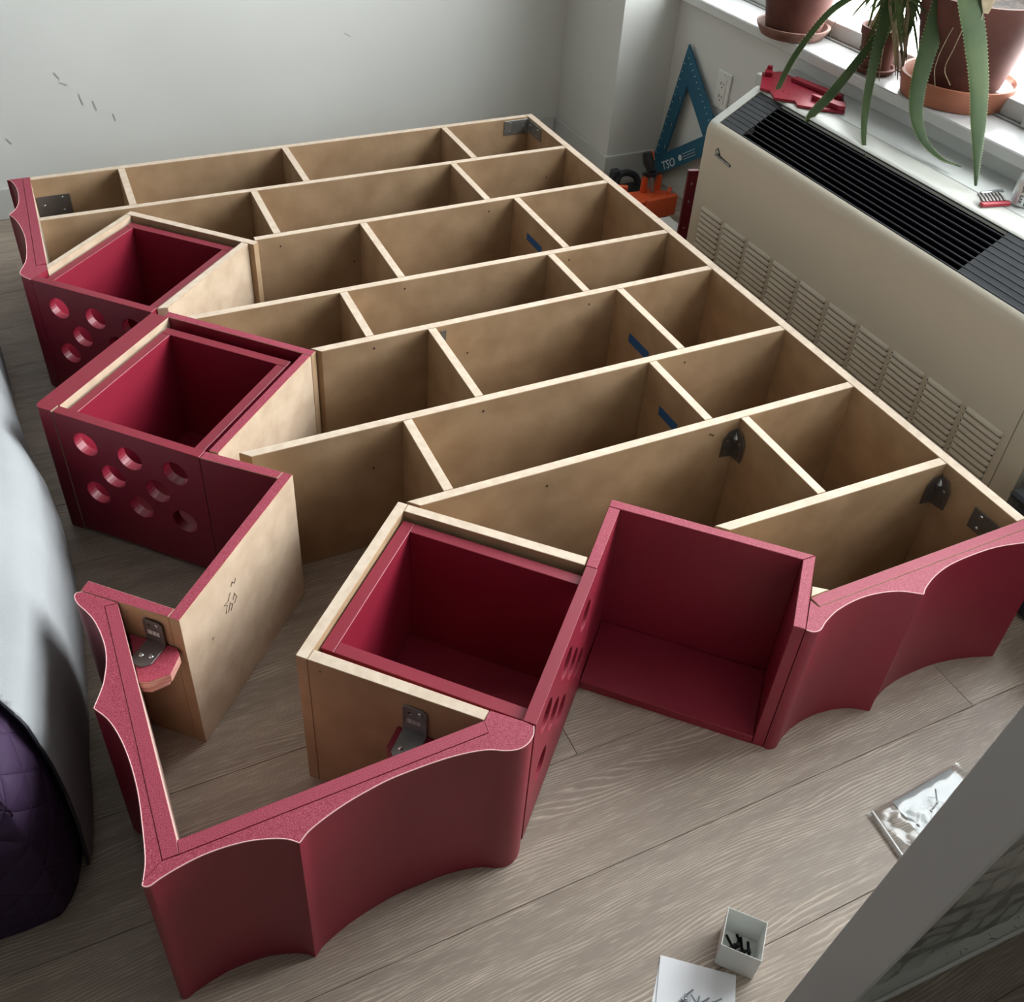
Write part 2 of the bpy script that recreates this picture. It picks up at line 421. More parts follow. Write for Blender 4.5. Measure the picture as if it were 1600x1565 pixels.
# window ledge, apron, sill, frame
bm = new(); box(bm, 1.78, WX0 - 0.0005, -1.0, 2.10, 0.0, 0.5745); struct('trim_1', bm, M['trim'], bevel=0.002)
bm = new(); box(bm, 1.872, 2.155, WIN_Y0, 2.688, 0.6185, 0.648); struct('trim_2', bm, [M['sill']], bevel=0.003, rules=[((-1, 0, 0), M['trim'])])
w1 = thing('window_1', None, None, (2.12, 0.5, 0.648)); w1['kind'] = 'structure'
bm = new(); box(bm, 2.02, 2.17, WIN_Y0, WIN_Y1 + 0.029, 0.6485, 0.69); obj('window_frame', bm, M['trim'], w1, bevel=0.002)
bm = new(); box(bm, 2.05, 2.17, WIN_Y0, WIN_Y1 + 0.029, WIN_Z1 - 0.05, WIN_Z1 - 0.001); obj('window_frame', bm, M['trim'], w1, bevel=0.002)
for y in (WIN_Y0 + 0.001, 1.395, 2.575):
    bm = new(); box(bm, 2.000, 2.055, y, y + 0.038, 0.6905 if False else 0.6485, WIN_Z1 - 0.051)
    box(bm, 2.056, 2.13, y - 0.012, y + 0.05, 0.6905, WIN_Z1 - 0.051)
    obj('mullion', bm, M['trim'], w1, bevel=0.002)
for ya, yb in ((0.302, 1.382), (1.446, 2.562)):
    bm = new(); box(bm, 2.098, 2.104, ya, yb, 0.691, WIN_Z1 - 0.051); obj('pane', bm, M['glass'], w1)
bm = new(); box(bm, 1.999, 2.006, WIN_Y0, WIN_Y1, 0.6482, 0.652); obj('track', bm, mat('track_grey', (0.25, 0.26, 0.25), 0.5), w1)

# ------------------------------------------------------------------ bed platform
bed = thing('bed_platform', 'low bed platform lattice of pale fibreboard panels filling the room centre', 'bed', (0.65, 1.6, 0))
def panel(name, pts, parent, z0=0.0, z1=H, side='wood', topm='edge', rules=(), bev=0.0009, smooth=None):
    bm = new(); prism(bm, pts, z0, z1)
    return obj(name, bm, M[side], parent, rules=[(UP, M[topm])] + [(d, M[m_]) for d, m_ in rules], bevel=bev, smooth=smooth)
panel('back_rail', [(-0.096, 2.6225), (1.356, 2.6225), (1.356, 2.6425), (-0.096, 2.6425)], bed)
panel('side_rail', [(1.3568, 0.7), (1.3785, 0.7), (1.3785, 2.6425), (1.3568, 2.6425)], bed)
T = 0.0185
LP = [(-0.089, 2.377, 2.3665, 0), (0.375, 2.108, 2.1155, 0), (0.179, 1.810, 1.8062, 1), (0.393, 1.602, 1.6114, 1), (0.188, 1.332, 1.3328, 1), (0.421, 1.108, 1.1108, 1), (0.879, 0.866, 0.8600, 1)]
for xl, yl, yr, cut in LP:
    panel('long_panel', [(xl, yl), (1.3563, yr), (1.3563, yr + T), (xl - (0.0185 if cut else 0), yl + T)], bed)
def slat_y(i, x, far):
    if i == 0: return 2.6225
    xl, yl, yr, c = LP[i - 1]
    return yl + (yr - yl) * (x - xl) / (1.356 - xl) + (T if far else 0)
DV = [(0, 0.1225), (0, 0.571), (0, 1.062), (1, 0.4245), (1, 0.989), (2, 0.638), (2, 1.0655), (3, 0.494), (3, 1.013), (4, 0.6255), (4, 1.0905), (5, 0.4705), (5, 1.0075), (6, 1.077)]
for r, x in DV:
    y1_ = slat_y(r, x, False) - 0.0004; y0_ = slat_y(r + 1, x, True) + 0.0004
    panel('divider', [(x, y0_), (x + T, y0_), (x + T, y1_), (x, y1_)], bed)

def screw_head(bm, p, n, r=0.0042):
    p = Vector(p); n = Vector(n).normalized()
    tube(bm, [p, p + n * 0.0016], [r, r * 0.7], 12)
# rear corner bracket: two flat plates meeting in the corner
cb = None
bm = new(); box(bm, 1.274, 1.3562, 2.6195, 2.6222, 0.253, 0.2995); cb = obj('corner_bracket', bm, M['steel'], bed, bevel=0.0005)
bm = new(); box(bm, 1.3538, 1.3566, 2.528, 2.6193, 0.259, 0.3005); o2 = obj('leaf', bm, M['steel'], cb, bevel=0.0005)
def screws(parent, L, n, r, m='chrome'):
    for q in L:
        bm = new(); screw_head(bm, q, n, r); obj('screw', bm, M[m], parent, smooth=0.6)
screws(cb, ((1.294, 2.6194, 0.292), (1.342, 2.6194, 0.276), (1.294, 2.6194, 0.265)), (0, -1, 0), 0.003)
screws(cb, ((1.3537, 2.545, 0.290), (1.3537, 2.555, 0.267), (1.3537, 2.60, 0.285)), (-1, 0, 0), 0.003)
def mending_plate(pts, p, n, pts_s, name='mending_plate', m='darksteel'):
    o = obj(name, obox(new(), *p), M[m], bed, bevel=0.0005)
    screws(o, pts_s, n, 0.0036)
    return o
o = mending_plate(None, ((-0.093, 2.6221, 0.198), (0.083, 0, 0), (0, 0, 0.057), (0, -0.0025, 0)), (0, -1, 0), [(-0.030, 2.6195, 0.247), (-0.077, 2.6195, 0.229), (-0.031, 2.6195, 0.210)])
o['label'] = 'dark flat steel plate with three screws'
o = mending_plate(None, ((1.3563, 0.702, 0.226), (0, 0.074, 0), (0, 0, 0.046), (-0.0025, 0, 0)), (-1, 0, 0), [(1.3536, 0.757, 0.263), (1.3536, 0.757, 0.236)])
o['label'] = 'purplish brown steel plate with two screws'
# two folded corner angles with clipped tops
def angle_corner(x, y):
    def leaf(bm, O, U, w, h):
        O, U = Vector(O), Vector(U)
        pts = [(0.0, 0.0), (w, 0.004), (w, h * 0.72), (w * 0.62, h * 0.97), (0, h)]
        Nn = Vector((0, 0, 1)).cross(U)
        plate(bm, [(a, b_) for a, b_ in pts], [circle(w * 0.62, h * 0.22, 0.003, 10), circle(w * 0.62, h * 0.62, 0.003, 10)], O, U, (0, 0, 1), 0.0022)
    bm = new(); leaf(bm, (x - 0.0006, y - 0.003, 0.212), (-1, 0, 0), 0.031, 0.068)
    a = obj('corner_angle', bm, M['darksteel'], bed, bevel=0.0004)
    a['label'] = 'dark folded steel corner angle'
    bm = new(); leaf(bm, (x - 0.0035, y - 0.0008, 0.212), (0, -1, 0), 0.031, 0.068)
    obj('leaf', bm, M['darksteel'], a, bevel=0.0004)
    bm = new(); tube(bm, [(x - 0.004, y - 0.004, 0.246), (x - 0.006, y - 0.006, 0.262), (x - 0.004, y - 0.004, 0.278)], [0.001, 0.007, 0.001], 8)
    obj('gusset_rib', bm, M['steel'], a, smooth=0.8)
    bm = new()
    for k in range(5):
        obox(bm, (x - 0.0038, y - 0.010 - 0.0035 * k, 0.244), (0, -0.0018, 0), (0, 0, 0.013 - 0.002 * (k % 2)), (-0.0006, 0, 0))
    obj('sticker', bm, M['print'], a)
angle_corner(1.077, slat_y(6, 1.077, False)); angle_corner(1.3563, slat_y(7, 1.35, False))
for y0, y1, z0, z1, x in ((1.934, 2.019, 0.230, 0.250, 1.0655), (1.448, 1.531, 0.211, 0.234, 1.0905), (1.205, 1.270, 0.215, 0.236, 1.0075)):
    bm = new(); obox(bm, (x - 0.0001, y0, z0), (0, y1 - y0, 0.0), (0, 0, z1 - z0), (-0.0007, 0, 0))
    o = obj('tape_strip', bm, M['tape'], bed); o['label'] = 'strip of blue masking tape'
bm = new(); obox(bm, (0.655, slat_y(4, 0.655, False), 0.268), (0.013, 0, 0), (0, 0, 0.026), (0, -0.002, 0)); obj('metal_tab', bm, M['steel'], bed, bevel=0.0005)
for i, x, z in ((4, 0.505, 0.285), (4, 1.021, 0.280), (5, 0.636, 0.281), (5, 0.411, 0.207), (5, 1.100, 0.281), (6, 0.663, 0.268), (6, 1.012, 0.283), (6, 1.018, 0.279), (2, 0.995, 0.278), (3, 1.075, 0.279), (2, 0.435, 0.278), (3, 0.648, 0.284), (2, 0.62, 0.20), (4, 0.72, 0.22), (1, 1.30, 0.22)):
    y = slat_y(i, x, False); bm = new()
    tube(bm, [(x, y + 0.0005, z), (x, y - 0.0005, z)], 0.0026, 8)
    obj('screw_hole', bm, M['hole'], bed)

# ------------------------------------------------------------------ scalloped red boards
def board_thing(label, loc): return thing('scalloped_board', label, 'board', loc)
# far left
sa = board_thing('scalloped red side board at the far left corner of the platform', (-0.115, 2.37, 0))
outer = curve2([(-0.152, 2.6425), (-0.142, 2.632), (-0.132, 2.591), (-0.129, 2.536), (-0.132, 2.490), (-0.142, 2.456), (-0.156, 2.434)],
               [(-0.156, 2.434), (-0.144, 2.407), (-0.133, 2.357), (-0.127, 2.302), (-0.127, 2.241), (-0.131, 2.189), (-0.139, 2.159), (-0.147, 2.133), (-0.141, 2.113), (-0.1265, 2.0925)])
panel('fascia', outer + [(-0.1125, 2.1045), (-0.0905, 2.129), (-0.0905, 2.152), (-0.1125, 2.152), (-0.1145, 2.6425)], sa, side='red', topm='primer', bev=0, smooth=0.5)
panel('inner_board', [(-0.1140, 2.6425), (-0.1120, 2.1525), (-0.0895, 2.157), (-0.0965, 2.6425)], sa, z1=H + 0.0006, side='red', topm='primer', rules=[((1, 0, 0), 'edge')])

def highlight(parent, run):  # thin pale tube paints a highlight along the top edge
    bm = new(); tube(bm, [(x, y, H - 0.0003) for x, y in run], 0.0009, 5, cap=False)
    o = obj('edge_highlight', bm, M['pale2'], parent, smooth=1.5); o['label'] = 'pale highlight painted along the scalloped edge'
M['pale2'] = mat('pale_edge_highlight', (0.72, 0.42, 0.42), 0.6)
highlight(sa, outer)

# left and front corner
sf = board_thing('scalloped red corner frame in the foreground with a diamond notch behind it', (0.1, 0.9, 0))
outL = curve2([(-0.113, 1.1195), (-0.122, 1.121), (-0.1255, 1.113), (-0.122, 1.098), (-0.112, 1.078), (-0.104, 1.058), (-0.098, 1.031), (-0.095, 1.004), (-0.096, 0.978), (-0.100, 0.957), (-0.106, 0.936), (-0.1205, 0.9055)],
              [(-0.1205, 0.9055), (-0.105, 0.880), (-0.094, 0.846), (-0.087, 0.805), (-0.084, 0.761), (-0.085, 0.720), (-0.088, 0.673), (-0.094, 0.647)])
panel('side_fascia', outL + [(-0.0705, 0.6625), (-0.0765, 0.832), (-0.087, 1.080), (-0.068, 1.0785)], sf, side='red', topm='primer', bev=0, smooth=0.5)
panel('side_board', [(-0.0866, 1.079), (-0.0685, 1.0775), (-0.0505, 0.681), (-0.0515, 0.6625), (-0.0700, 0.6625), (-0.0762, 0.832)], sf, z1=H + 0.0006, side='red', topm='primer', rules=[((1, 0, 0), 'pale')], bev=0.0006)
outF = curve2([(-0.0945, 0.646), (-0.0955, 0.6415), (-0.089, 0.638), (-0.076, 0.642), (-0.057, 0.6465), (-0.029, 0.6505), (-0.001, 0.6505), (0.027, 0.647), (0.054, 0.639), (0.071, 0.631), (0.0825, 0.6215)],
              [(0.0825, 0.6215), (0.100, 0.633), (0.139, 0.646), (0.178, 0.654), (0.216, 0.6585), (0.274, 0.6585), (0.312, 0.655), (0.341, 0.6485), (0.362, 0.6385), (0.379, 0.634), (0.394, 0.637), (0.406, 0.646), (0.4125, 0.6575)])
panel('front_fascia', outF + [(0.4030, 0.6690), (0.3680, 0.7015), (0.3545, 0.6895), (0.3525, 0.6705), (-0.0515, 0.6615), (-0.0705, 0.6620)], sf, side='red', topm='primer', bev=0, smooth=0.5)
panel('front_board', [(-0.0500, 0.6805), (0.3538, 0.6900), (0.3520, 0.6712), (-0.0512, 0.6622)], sf, z1=H + 0.0006, side='red', topm='primer', bev=0.0006)
highlight(sf, outL); highlight(sf, outF)
# the notch: three panels at 45 degrees
panel('notch_panel', [(0.1035, 1.3610), (0.1175, 1.3750), (0.2295, 1.2735), (0.2160, 1.2605)], sf, side='wood', topm='primer', rules=[(SW, 'red')])
panel('notch_panel', [(0.2165, 1.2602), (0.2298, 1.2732), (0.2435, 1.2600), (0.0085, 1.0105), (-0.0050, 1.0245)], sf, side='wood', topm='primer', rules=[(NW, 'red'), ((1.062, -1, 0), 'wood_lit')])
panel('notch_panel', [(-0.0052, 1.0248), (0.0070, 1.0365), (-0.1035, 1.1400), (-0.1165, 1.1235), (-0.066, 1.0785)], sf, side='wood', topm='primer', rules=[(NE, 'red'), ((-1, 0, 0), 'red')])
bm = new(); prism(bm, [(-0.064, 1.0740), (-0.002, 1.0190), (-0.001, 1.004), (-0.019, 0.975), (-0.050, 0.974), (-0.0635, 0.98)], 0.222, 0.2395)
g = obj('corner_shelf', bm, M['primer'], sf, rules=[((0, -1, 0), M['ply']), (SE, M['ply']), ((1, -0.55, 0), M['ply'])], bevel=0.0006)
g['label'] = 'small red plywood shelf in the corner'
bm = new(); prism(bm, [(-0.062, 1.062), (-0.012, 1.018), (-0.023, 0.982), (-0.050, 0.978), (-0.062, 0.984)], 0.208, 0.2215); obj('shelf_cleat', bm, M['ply'], sf, bevel=0.0005)
def angle_bracket(parent, corner, along, outw, zt, w=0.034, hv=0.05, hh=0.047, m='steel'):
    """folded bracket: vertical leaf on a wall, horizontal leaf on the shelf"""
    C0, A, B = Vector(corner), Vector(along).normalized(), Vector(outw).normalized()
    ch = 0.007
    bm = new()
    plate(bm, [(0, 0), (w, 0), (w, hv - ch), (w - ch, hv), (ch * 0.6, hv), (0, hv - ch * 0.6)], [circle(w * .3, hv * .78, .0028, 12), circle(w * .74, hv * .86, .0028, 12)], C0 + Vector((0, 0, zt)), A, UP, 0.0022)
    v = obj('angle_bracket', bm, M[m], parent, bevel=0.0004)
    bm = new()
    plate(bm, [(0, 0), (w, 0), (w, hh - ch * 1.4), (w - ch * 1.4, hh), (ch * 1.4, hh), (0, hh - ch * 1.4)], [circle(w * .3, hh * .62, .0028, 12), circle(w * .74, hh * .55, .0028, 12)], C0 + Vector((0, 0, zt + 0.0025)), A, B, 0.0022)
    obj('leaf', bm, M[m], v, bevel=0.0004)
    screws(v, [C0 + A * w * a + B * hh * b_ + Vector((0, 0, zt + 0.0030)) for a, b_ in ((.3, .62), (.74, .55))], UP, 0.0040)
    screws(v, [C0 + A * w * .74 + B * 0.0024 + Vector((0, 0, zt + hv * .86))], B, 0.0036)
    bm = new()
    for k in range(9):
        obox(bm, C0 + A * (w * .18 + k * 0.0024) + B * 0.0025 + Vector((0, 0, zt + hv * .40)), A * (0.0016 if k % 3 else 0.0008), (0, 0, 0.009), B * 0.0003)
    obj('sticker', bm, M['print'], v)
    return v
angle_bracket(sf, (-0.0395, 1.0520, 0), (1, -1, 0), (-1, -1, 0), 0.2396, m='darksteel')
# pencil scribble on the lit notch panel
bm = new()
def on_b(s, z): return Vector((0.0085, 1.0105, 0)) + Vector((1, 1.062, 0)).normalized() * s + Vector((0.0004, -0.0004, z))
for run in ([(0.105, 0.205), (0.112, 0.219), (0.104, 0.226), (0.115, 0.224), (0.124, 0.236)], [(0.112, 0.201), (0.12, 0.216), (0.126, 0.206), (0.118, 0.198)], [(0.128, 0.214), (0.134, 0.224), (0.139, 0.211), (0.130, 0.204)], [(0.128, 0.245), (0.133, 0.252), (0.138, 0.243), (0.143, 0.25)], [(0.062, 0.19), (0.066, 0.193)]):
    tube(bm, [on_b(s, z) for s, z in run], 0.0005, 4)
obj('pencil_scribble', bm, M['pencil'], sf)

# right front
sr = board_thing('scalloped red front board at right between open cubby and heater side', (1.12, 0.67, 0))
outR = curve2([(0.8635, 0.6490), (0.869, 0.643), (0.876, 0.6405), (0.884, 0.641), (0.892, 0.645), (0.902, 0.6505), (0.934, 0.6615), (0.978, 0.667), (1.018, 0.664), (1.053, 0.654), (1.083, 0.6355)],
              [(1.083, 0.6355), (1.097, 0.645), (1.129, 0.658), (1.169, 0.667), (1.222, 0.670), (1.275, 0.668), (1.326, 0.658), (1.360, 0.648), (1.383, 0.640)])
panel('fascia', outR + [(1.383, 0.681), (0.9105, 0.6770), (0.9070, 0.6925)], sr, side='red', topm='primer', bev=0, smooth=0.5)
highlight(sr, outR)
panel('inner_board', [(0.9120, 0.6775), (0.9105, 0.6960), (0.930, 0.6975), (1.3785, 0.6990), (1.3785, 0.6815)], sr, z1=H + 0.0006, side='wood', topm='primer', bev=0.0006)
panel('corner_block', [(0.9125, 0.6985), (0.9285, 0.7155), (0.950, 0.6990)], sr, side='wood', topm='edge')

# ------------------------------------------------------------------ crates, drawers, cubby
def fr(F0, a, b_, z, A=(1, -1), B=(1, 1)):
    return Vector((F0[0] + (a * A[0] + b_ * B[0]) / R2, F0[1] + (a * A[1] + b_ * B[1]) / R2, z))
def loc_poly(F0, pts, A=(1, -1), B=(1, 1)):
    return [tuple(fr(F0, a, b_, 0, A, B)[:2]) for a, b_ in pts]

HOLES = [(0.060, 0.246), (0.158, 0.245), (0.257, 0.245), (0.109, 0.184), (0.208, 0.184), (0.061, 0.125), (0.160, 0.125), (0.258, 0.125)]
def drawer(F0, A, B, label, gap0, gap1, depth, width=0.3165, hz=H, low=0.012):
    t = thing('perforated_drawer', label, 'drawer', tuple(fr(F0, width / 2, depth / 2, 0, A, B)), 'red drawers with round holes in their fronts')
    # front panel with through-holes; inner boards behind the holes show as real depth
    bm = new()
    Ud = Vector((A[0], A[1], 0)); Bd = Vector((B[0], B[1], 0)).normalized()
    plate(bm, [(0, 0.010), (width, 0.010), (width, hz), (0, hz)], [circle(x, z, 0.0262) for x, z in HOLES], fr(F0, 0, 0, 0, A, B), Ud, UP, 0.019 if Ud.cross(Vector(UP)).dot(Bd) > 0 else -0.019)
    obj('front_panel', bm, M['red'], t, bevel=0.0006)
    zt = hz - low; th = 0.0205; a0, a1 = gap0, width - gap1; d1 = depth
    def pn(nm, pts, z0=0.022, z1=zt): panel(nm, loc_poly(F0, pts, A, B), t, z0=z0, z1=z1, side='red', topm='red', bev=0.0008)
    pn('side_panel', [(a0, 0.0195), (a0 + th, 0.0195), (a0 + th, d1 - th - .0003), (a0, d1 - th - .0003)])
    pn('side_panel', [(a1 - th, 0.0195), (a1, 0.0195), (a1, d1 - th - .0003), (a1 - th, d1 - th - .0003)])
    pn('back_panel', [(a0, d1 - th), (a1, d1 - th), (a1, d1), (a0, d1)])
    pn('bottom_panel', [(a0 + th, 0.0195), (a1 - th, 0.0195), (a1 - th, d1 - th), (a0 + th, d1 - th)], 0.022, 0.034)
    bm = new()
    for a in (a0 + 0.02, a1 - 0.05):
        prism(bm, loc_poly(F0, [(a, 0.04), (a + 0.03, 0.04), (a + 0.03, d1 - 0.03), (a, d1 - 0.03)], A, B), 0.0, 0.0215)
    obj('runners', bm, M['red'], t)
    return t
# crate 1 : far left
F1 = (-0.1262, 2.0922)
c1 = thing('storage_crate', 'pale open storage crate at the far left near the back wall', 'crate', tuple(fr(F1, .16, .18, 0)), 'pale crates set diagonally in the platform')
panel('side_panel', [(-0.0902, 2.1277), (-0.0902, 2.1489)] + loc_poly(F1, [(-0.0150, 0.345), (0.0005, 0.345)]), c1, rules=[(SE, 'wood_lit')])
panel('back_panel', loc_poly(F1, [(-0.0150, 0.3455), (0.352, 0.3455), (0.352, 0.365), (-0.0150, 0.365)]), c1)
panel('side_panel', loc_poly(F1, [(0.3185, 0.0165), (0.3370, 0.0300), (0.3370, 0.345), (0.3185, 0.345)]), c1, rules=[(SE, 'wood_lit'), ((-0.3, -1, 0), 'wood_lit')])
drawer(F1, (1, -1), (1, 1), 'red perforated drawer in the farthest left crate, partly hidden by the middle crate', 0.0095, 0.0115, 0.333)
# crate 2 : middle left
F2 = (-0.1210, 1.5870)
c2 = thing('storage_crate', 'red edged open storage crate at middle left with rounded front corner', 'crate', tuple(fr(F2, .16, .18, 0)), 'pale crates set diagonally in the platform')
arc = [(-0.030 + 0.012 * math.cos(t), 0.012 - 0.012 * math.sin(t)) for t in [math.radians(x) for x in (90, 112, 134, 157, 180)]]
arc = [(-0.0035, 0.0005), (-0.030, 0.0005)] + [(-0.030 + 0.012 * math.cos(math.radians(x)), 0.0125 + 0.012 * math.sin(math.radians(x))) for x in (-105, -125, -145, -165, -180)]
panel('outer_board', loc_poly(F2, arc + [(-0.042, 0.352), (0.0, 0.352), (0.0, 0.0205), (-0.0035, 0.0205)]), c2, side='red', topm='red', rules=[(SE, 'wood_lit')], bev=0, smooth=0.4)
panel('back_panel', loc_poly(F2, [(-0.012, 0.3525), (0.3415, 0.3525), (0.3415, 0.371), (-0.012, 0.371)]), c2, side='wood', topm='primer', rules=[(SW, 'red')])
panel('side_panel', loc_poly(F2, [(0.3215, 0.0225), (0.3410, 0.0225), (0.3410, 0.352), (0.3215, 0.352)]), c2, side='wood', topm='primer', rules=[(NW, 'red'), (SE, 'wood_lit')])
drawer(F2, (1, -1), (1, 1), 'red perforated drawer in the middle left crate, all eight holes showing', 0.0095, 0.0115, 0.333)
# crate 3 : front centre, drawer faces right
F3 = (0.4160, 0.6575)
A3, B3 = (1, 1), (-1, 1)
c3 = thing('storage_crate', 'bare fibreboard storage crate in the front centre of the platform', 'crate', tuple(fr(F3, .15, .18, 0, A3, B3)), 'pale crates set diagonally in the platform')
panel('back_panel', [(0.1485, 0.8890), (0.3900, 1.1320), (0.4030, 1.1192), (0.1617, 0.8760)], c3)
panel('side_panel', [(0.1620, 0.8757), (0.3540, 0.6908), (0.3672, 0.7022), (0.1757, 0.8897)], c3)
panel('side_panel', [(0.4033, 1.1190), (0.6280, 0.9010), (0.6150, 0.8870), (0.3905, 1.1062)], c3)
bm = new(); prism(bm, [(0.262, 0.7795), (0.335, 0.7085), (0.300, 0.6935), (0.238, 0.6935), (0.2365, 0.7545)], 0.205, 0.2225)
g = obj('corner_shelf', bm, M['red'], c3, bevel=0.0006)
angle_bracket(c3, (0.2680, 0.7725, 0), (1, -1, 0), (-1, -1, 0), 0.2226, w=0.037, hv=0.058, hh=0.050)
bm = new(); tube(bm, [(0.1760, 0.8617, 0.288), (0.1755, 0.8612, 0.288)], 0.0014, 8); obj('screw_hole', bm, M['hole'], c3)
drawer(F3, A3, B3, 'red perforated drawer of the front centre crate, its holed front facing right', 0.0078, 0.012, 0.3315, width=0.3030)
# right open cubby
cu = thing('open_cubby', 'deep red open cubby with a red floor, right of the front centre crate', 'cubby', (0.79, 0.83, 0))
panel('side_panel', [(0.6165, 0.8860), (0.6295, 0.8735), (0.7320, 0.9765), (0.7180, 0.9900)], cu, side='red', topm='primer')
panel('back_panel', [(0.7183, 0.9903), (0.7315, 1.0040), (0.9765, 0.7660), (0.9510, 0.7665), (0.7325, 0.9768)], cu, side='red', topm='primer', rules=[(NE, 'wood')])
panel('side_panel', [(0.9512, 0.7660), (0.9767, 0.7655), (0.8630, 0.6500), (0.8495, 0.6625)], cu, side='red', topm='primer')
panel('bottom_panel', [(0.6305, 0.8720), (0.8485, 0.6630), (0.9500, 0.7655), (0.7325, 0.9755)], cu, z0=0.0, z1=0.019, side='red', topm='red')

# ------------------------------------------------------------------ heater under the window
ht = thing('heater', 'long beige fan heater with black top grille under the window', 'heater', (1.68, 1.43, 0))
HX = 1.577; Y0, Y1 = 0.850, 2.011; S0, S1 = 0.897, 1.983
prof = [(1.775, 0.0), (HX, 0.0), (HX, 0.470)] + [(HX + 0.02 - 0.02 * math.cos(math.radians(a)), 0.470 + 0.028 * math.sin(math.radians(a))) for a in (20, 40, 60, 78)] + [(1.592, 0.5)]
def xz_prism(bm, pts, y0, y1):
    lo = [bm.verts.new((x, y0, z)) for x, z in pts]; hi = [bm.verts.new((x, y1, z)) for x, z in pts]
    n = len(pts); bm.faces.new(lo); bm.faces.new(hi[::-1])
    for i in range(n): bm.faces.new((lo[i], hi[i], hi[(i + 1) % n], lo[(i + 1) % n]))
    bmesh.ops.recalc_face_normals(bm, faces=bm.faces)
    return bm
front_prof = [(HX + 0.006, 0.012), (HX, 0.012), (HX, 0.468), (HX + 0.0015, 0.480), (HX + 0.005, 0.490), (HX + 0.010, 0.497), (HX + 0.0155, 0.5005), (HX + 0.0175, 0.4985), (HX + 0.010, 0.489), (HX + 0.006, 0.47)]
obj('front_panel', xz_prism(new(), front_prof, S0 + 0.0014, S1 - 0.0014), M['heater'], ht, smooth=0.6)
cap_prof = [(1.776, 0.0), (HX + 0.001, 0.0), (HX + 0.001, 0.468), (HX + 0.0025, 0.480), (HX + 0.006, 0.490), (HX + 0.011, 0.4965), (HX + 0.0165, 0.5005), (1.709, 0.5725), (1.714, 0.5750), (1.776, 0.5750)]
for a, b_ in ((S1, Y1), (Y0, S0)):
    o = obj('end_cap', xz_prism(new(), cap_prof, a, b_), M['heater'], ht, rules=[(UP, M['heater_top']), ((-0.53, 0, 0.85), M['heater_top'])], smooth=0.5)
    bmesh_dummy = None
bm = new(); xz_prism(bm, [(1.7065, 0.560), (1.7065, 0.5705), (1.711, 0.5738), (1.716, 0.5750), (1.776, 0.5750), (1.776, 0.560)], S0 + 0.0005, S1 - 0.0005)
obj('top_ledge', bm, M['heater_top'], ht, smooth=0.5)
bm = new(); box(bm, 1.60, 1.775, S0 + 0.001, S1 - 0.001, 0.02, 0.455); box(bm, 1.712, 1.775, S0 + 0.001, S1 - 0.001, 0.4552, 0.5585); obj('inner_case', bm, M['pit'], ht)
def sz(x): return 0.5 + (x - 1.592) * 0.073 / 0.118
for k in range(10):
    x = 1.5965 + k * 0.01215
    obj('slat', obox(new(), (x, S0 + 0.001, sz(x) - 0.004), (0.0015, 0, 0), (0, S1 - S0 - 0.002, 0), (0, 0, 0.0030)), M['slat'], ht)
for y0_, y1_ in ((1.890, S1 - 0.001), (S0 + 0.001, 1.158)):
    bm = new()
    for k in range(-1, 10):
        x = 1.5965 + k * 0.01215 + 0.0018; x2 = x + 0.0100
        if k == -1: x = 1.5945; x2 = 1.5962
        if x2 > 1.7062: x2 = 1.7062
        obox(bm, (x, y0_, sz(x) - 0.006), (x2 - x, 0, sz(x2) - sz(x)), (0, y1_ - y0_, 0), (0, 0, 0.0035))
    o = obj('grille_end', bm, M['plate'], ht)
    o['label'] = 'closed slate grey end of the grille'
# louvres: rows of pressed slots with a rounded lip
lv = new()
seg = 5
LW = 0.0936
vs = []
prof_l = [(0.0, 0.0), (-0.0052, 0.0008), (-0.0066, 0.0042), (-0.0046, 0.0084), (0.0, 0.0118)]
for y in (0.0, -0.003, -LW + 0.003, -LW):
    s = 0.15 if y in (0.0, -LW) else 1.0
    vs.append([lv.verts.new((px_ * s, y, pz)) for px_, pz in prof_l])
for i in range(3):
    for j in range(4): lv.faces.new((vs[i][j], vs[i + 1][j], vs[i + 1][j + 1], vs[i][j + 1]))
d = [lv.verts.new(p) for p in ((-0.0006, -0.001, -0.0038), (-0.0006, -LW + 0.001, -0.0038), (-0.0006, -LW + 0.001, -0.0004), (-0.0006, -0.001, -0.0004))]
f = lv.faces.new(d); f.material_index = 1
d = [lv.verts.new(p) for p in ((-0.0008, 0.0026, 0.003), (-0.0008, 0.0002, 0.003), (-0.0008, 0.0002, 0.0062), (-0.0008, 0.0026, 0.0062))]
f = lv.faces.new(d[::-1]); f.material_index = 1
bmesh.ops.recalc_face_normals(lv, faces=lv.faces)
lme = bpy.data.meshes.new('louvre'); lv.to_mesh(lme); lv.free()
lme.materials.append(M['heater']); lme.materials.append(mat('louvre_slot', (0.03, 0.027, 0.022), 0.9))
for p in lme.polygons: p.use_smooth = True
lme.set_sharp_from_angle(angle=1.2)
for b_ in range(10):
    for r in range(13):
        o = bpy.data.objects.new('louvre', lme); o.parent = ht
        o.location = Vector((HX, 1.968 - b_ * 0.1066, 0.2575 - r * 0.01565)) - ORG[ht.name]
        COL.objects.link(o)
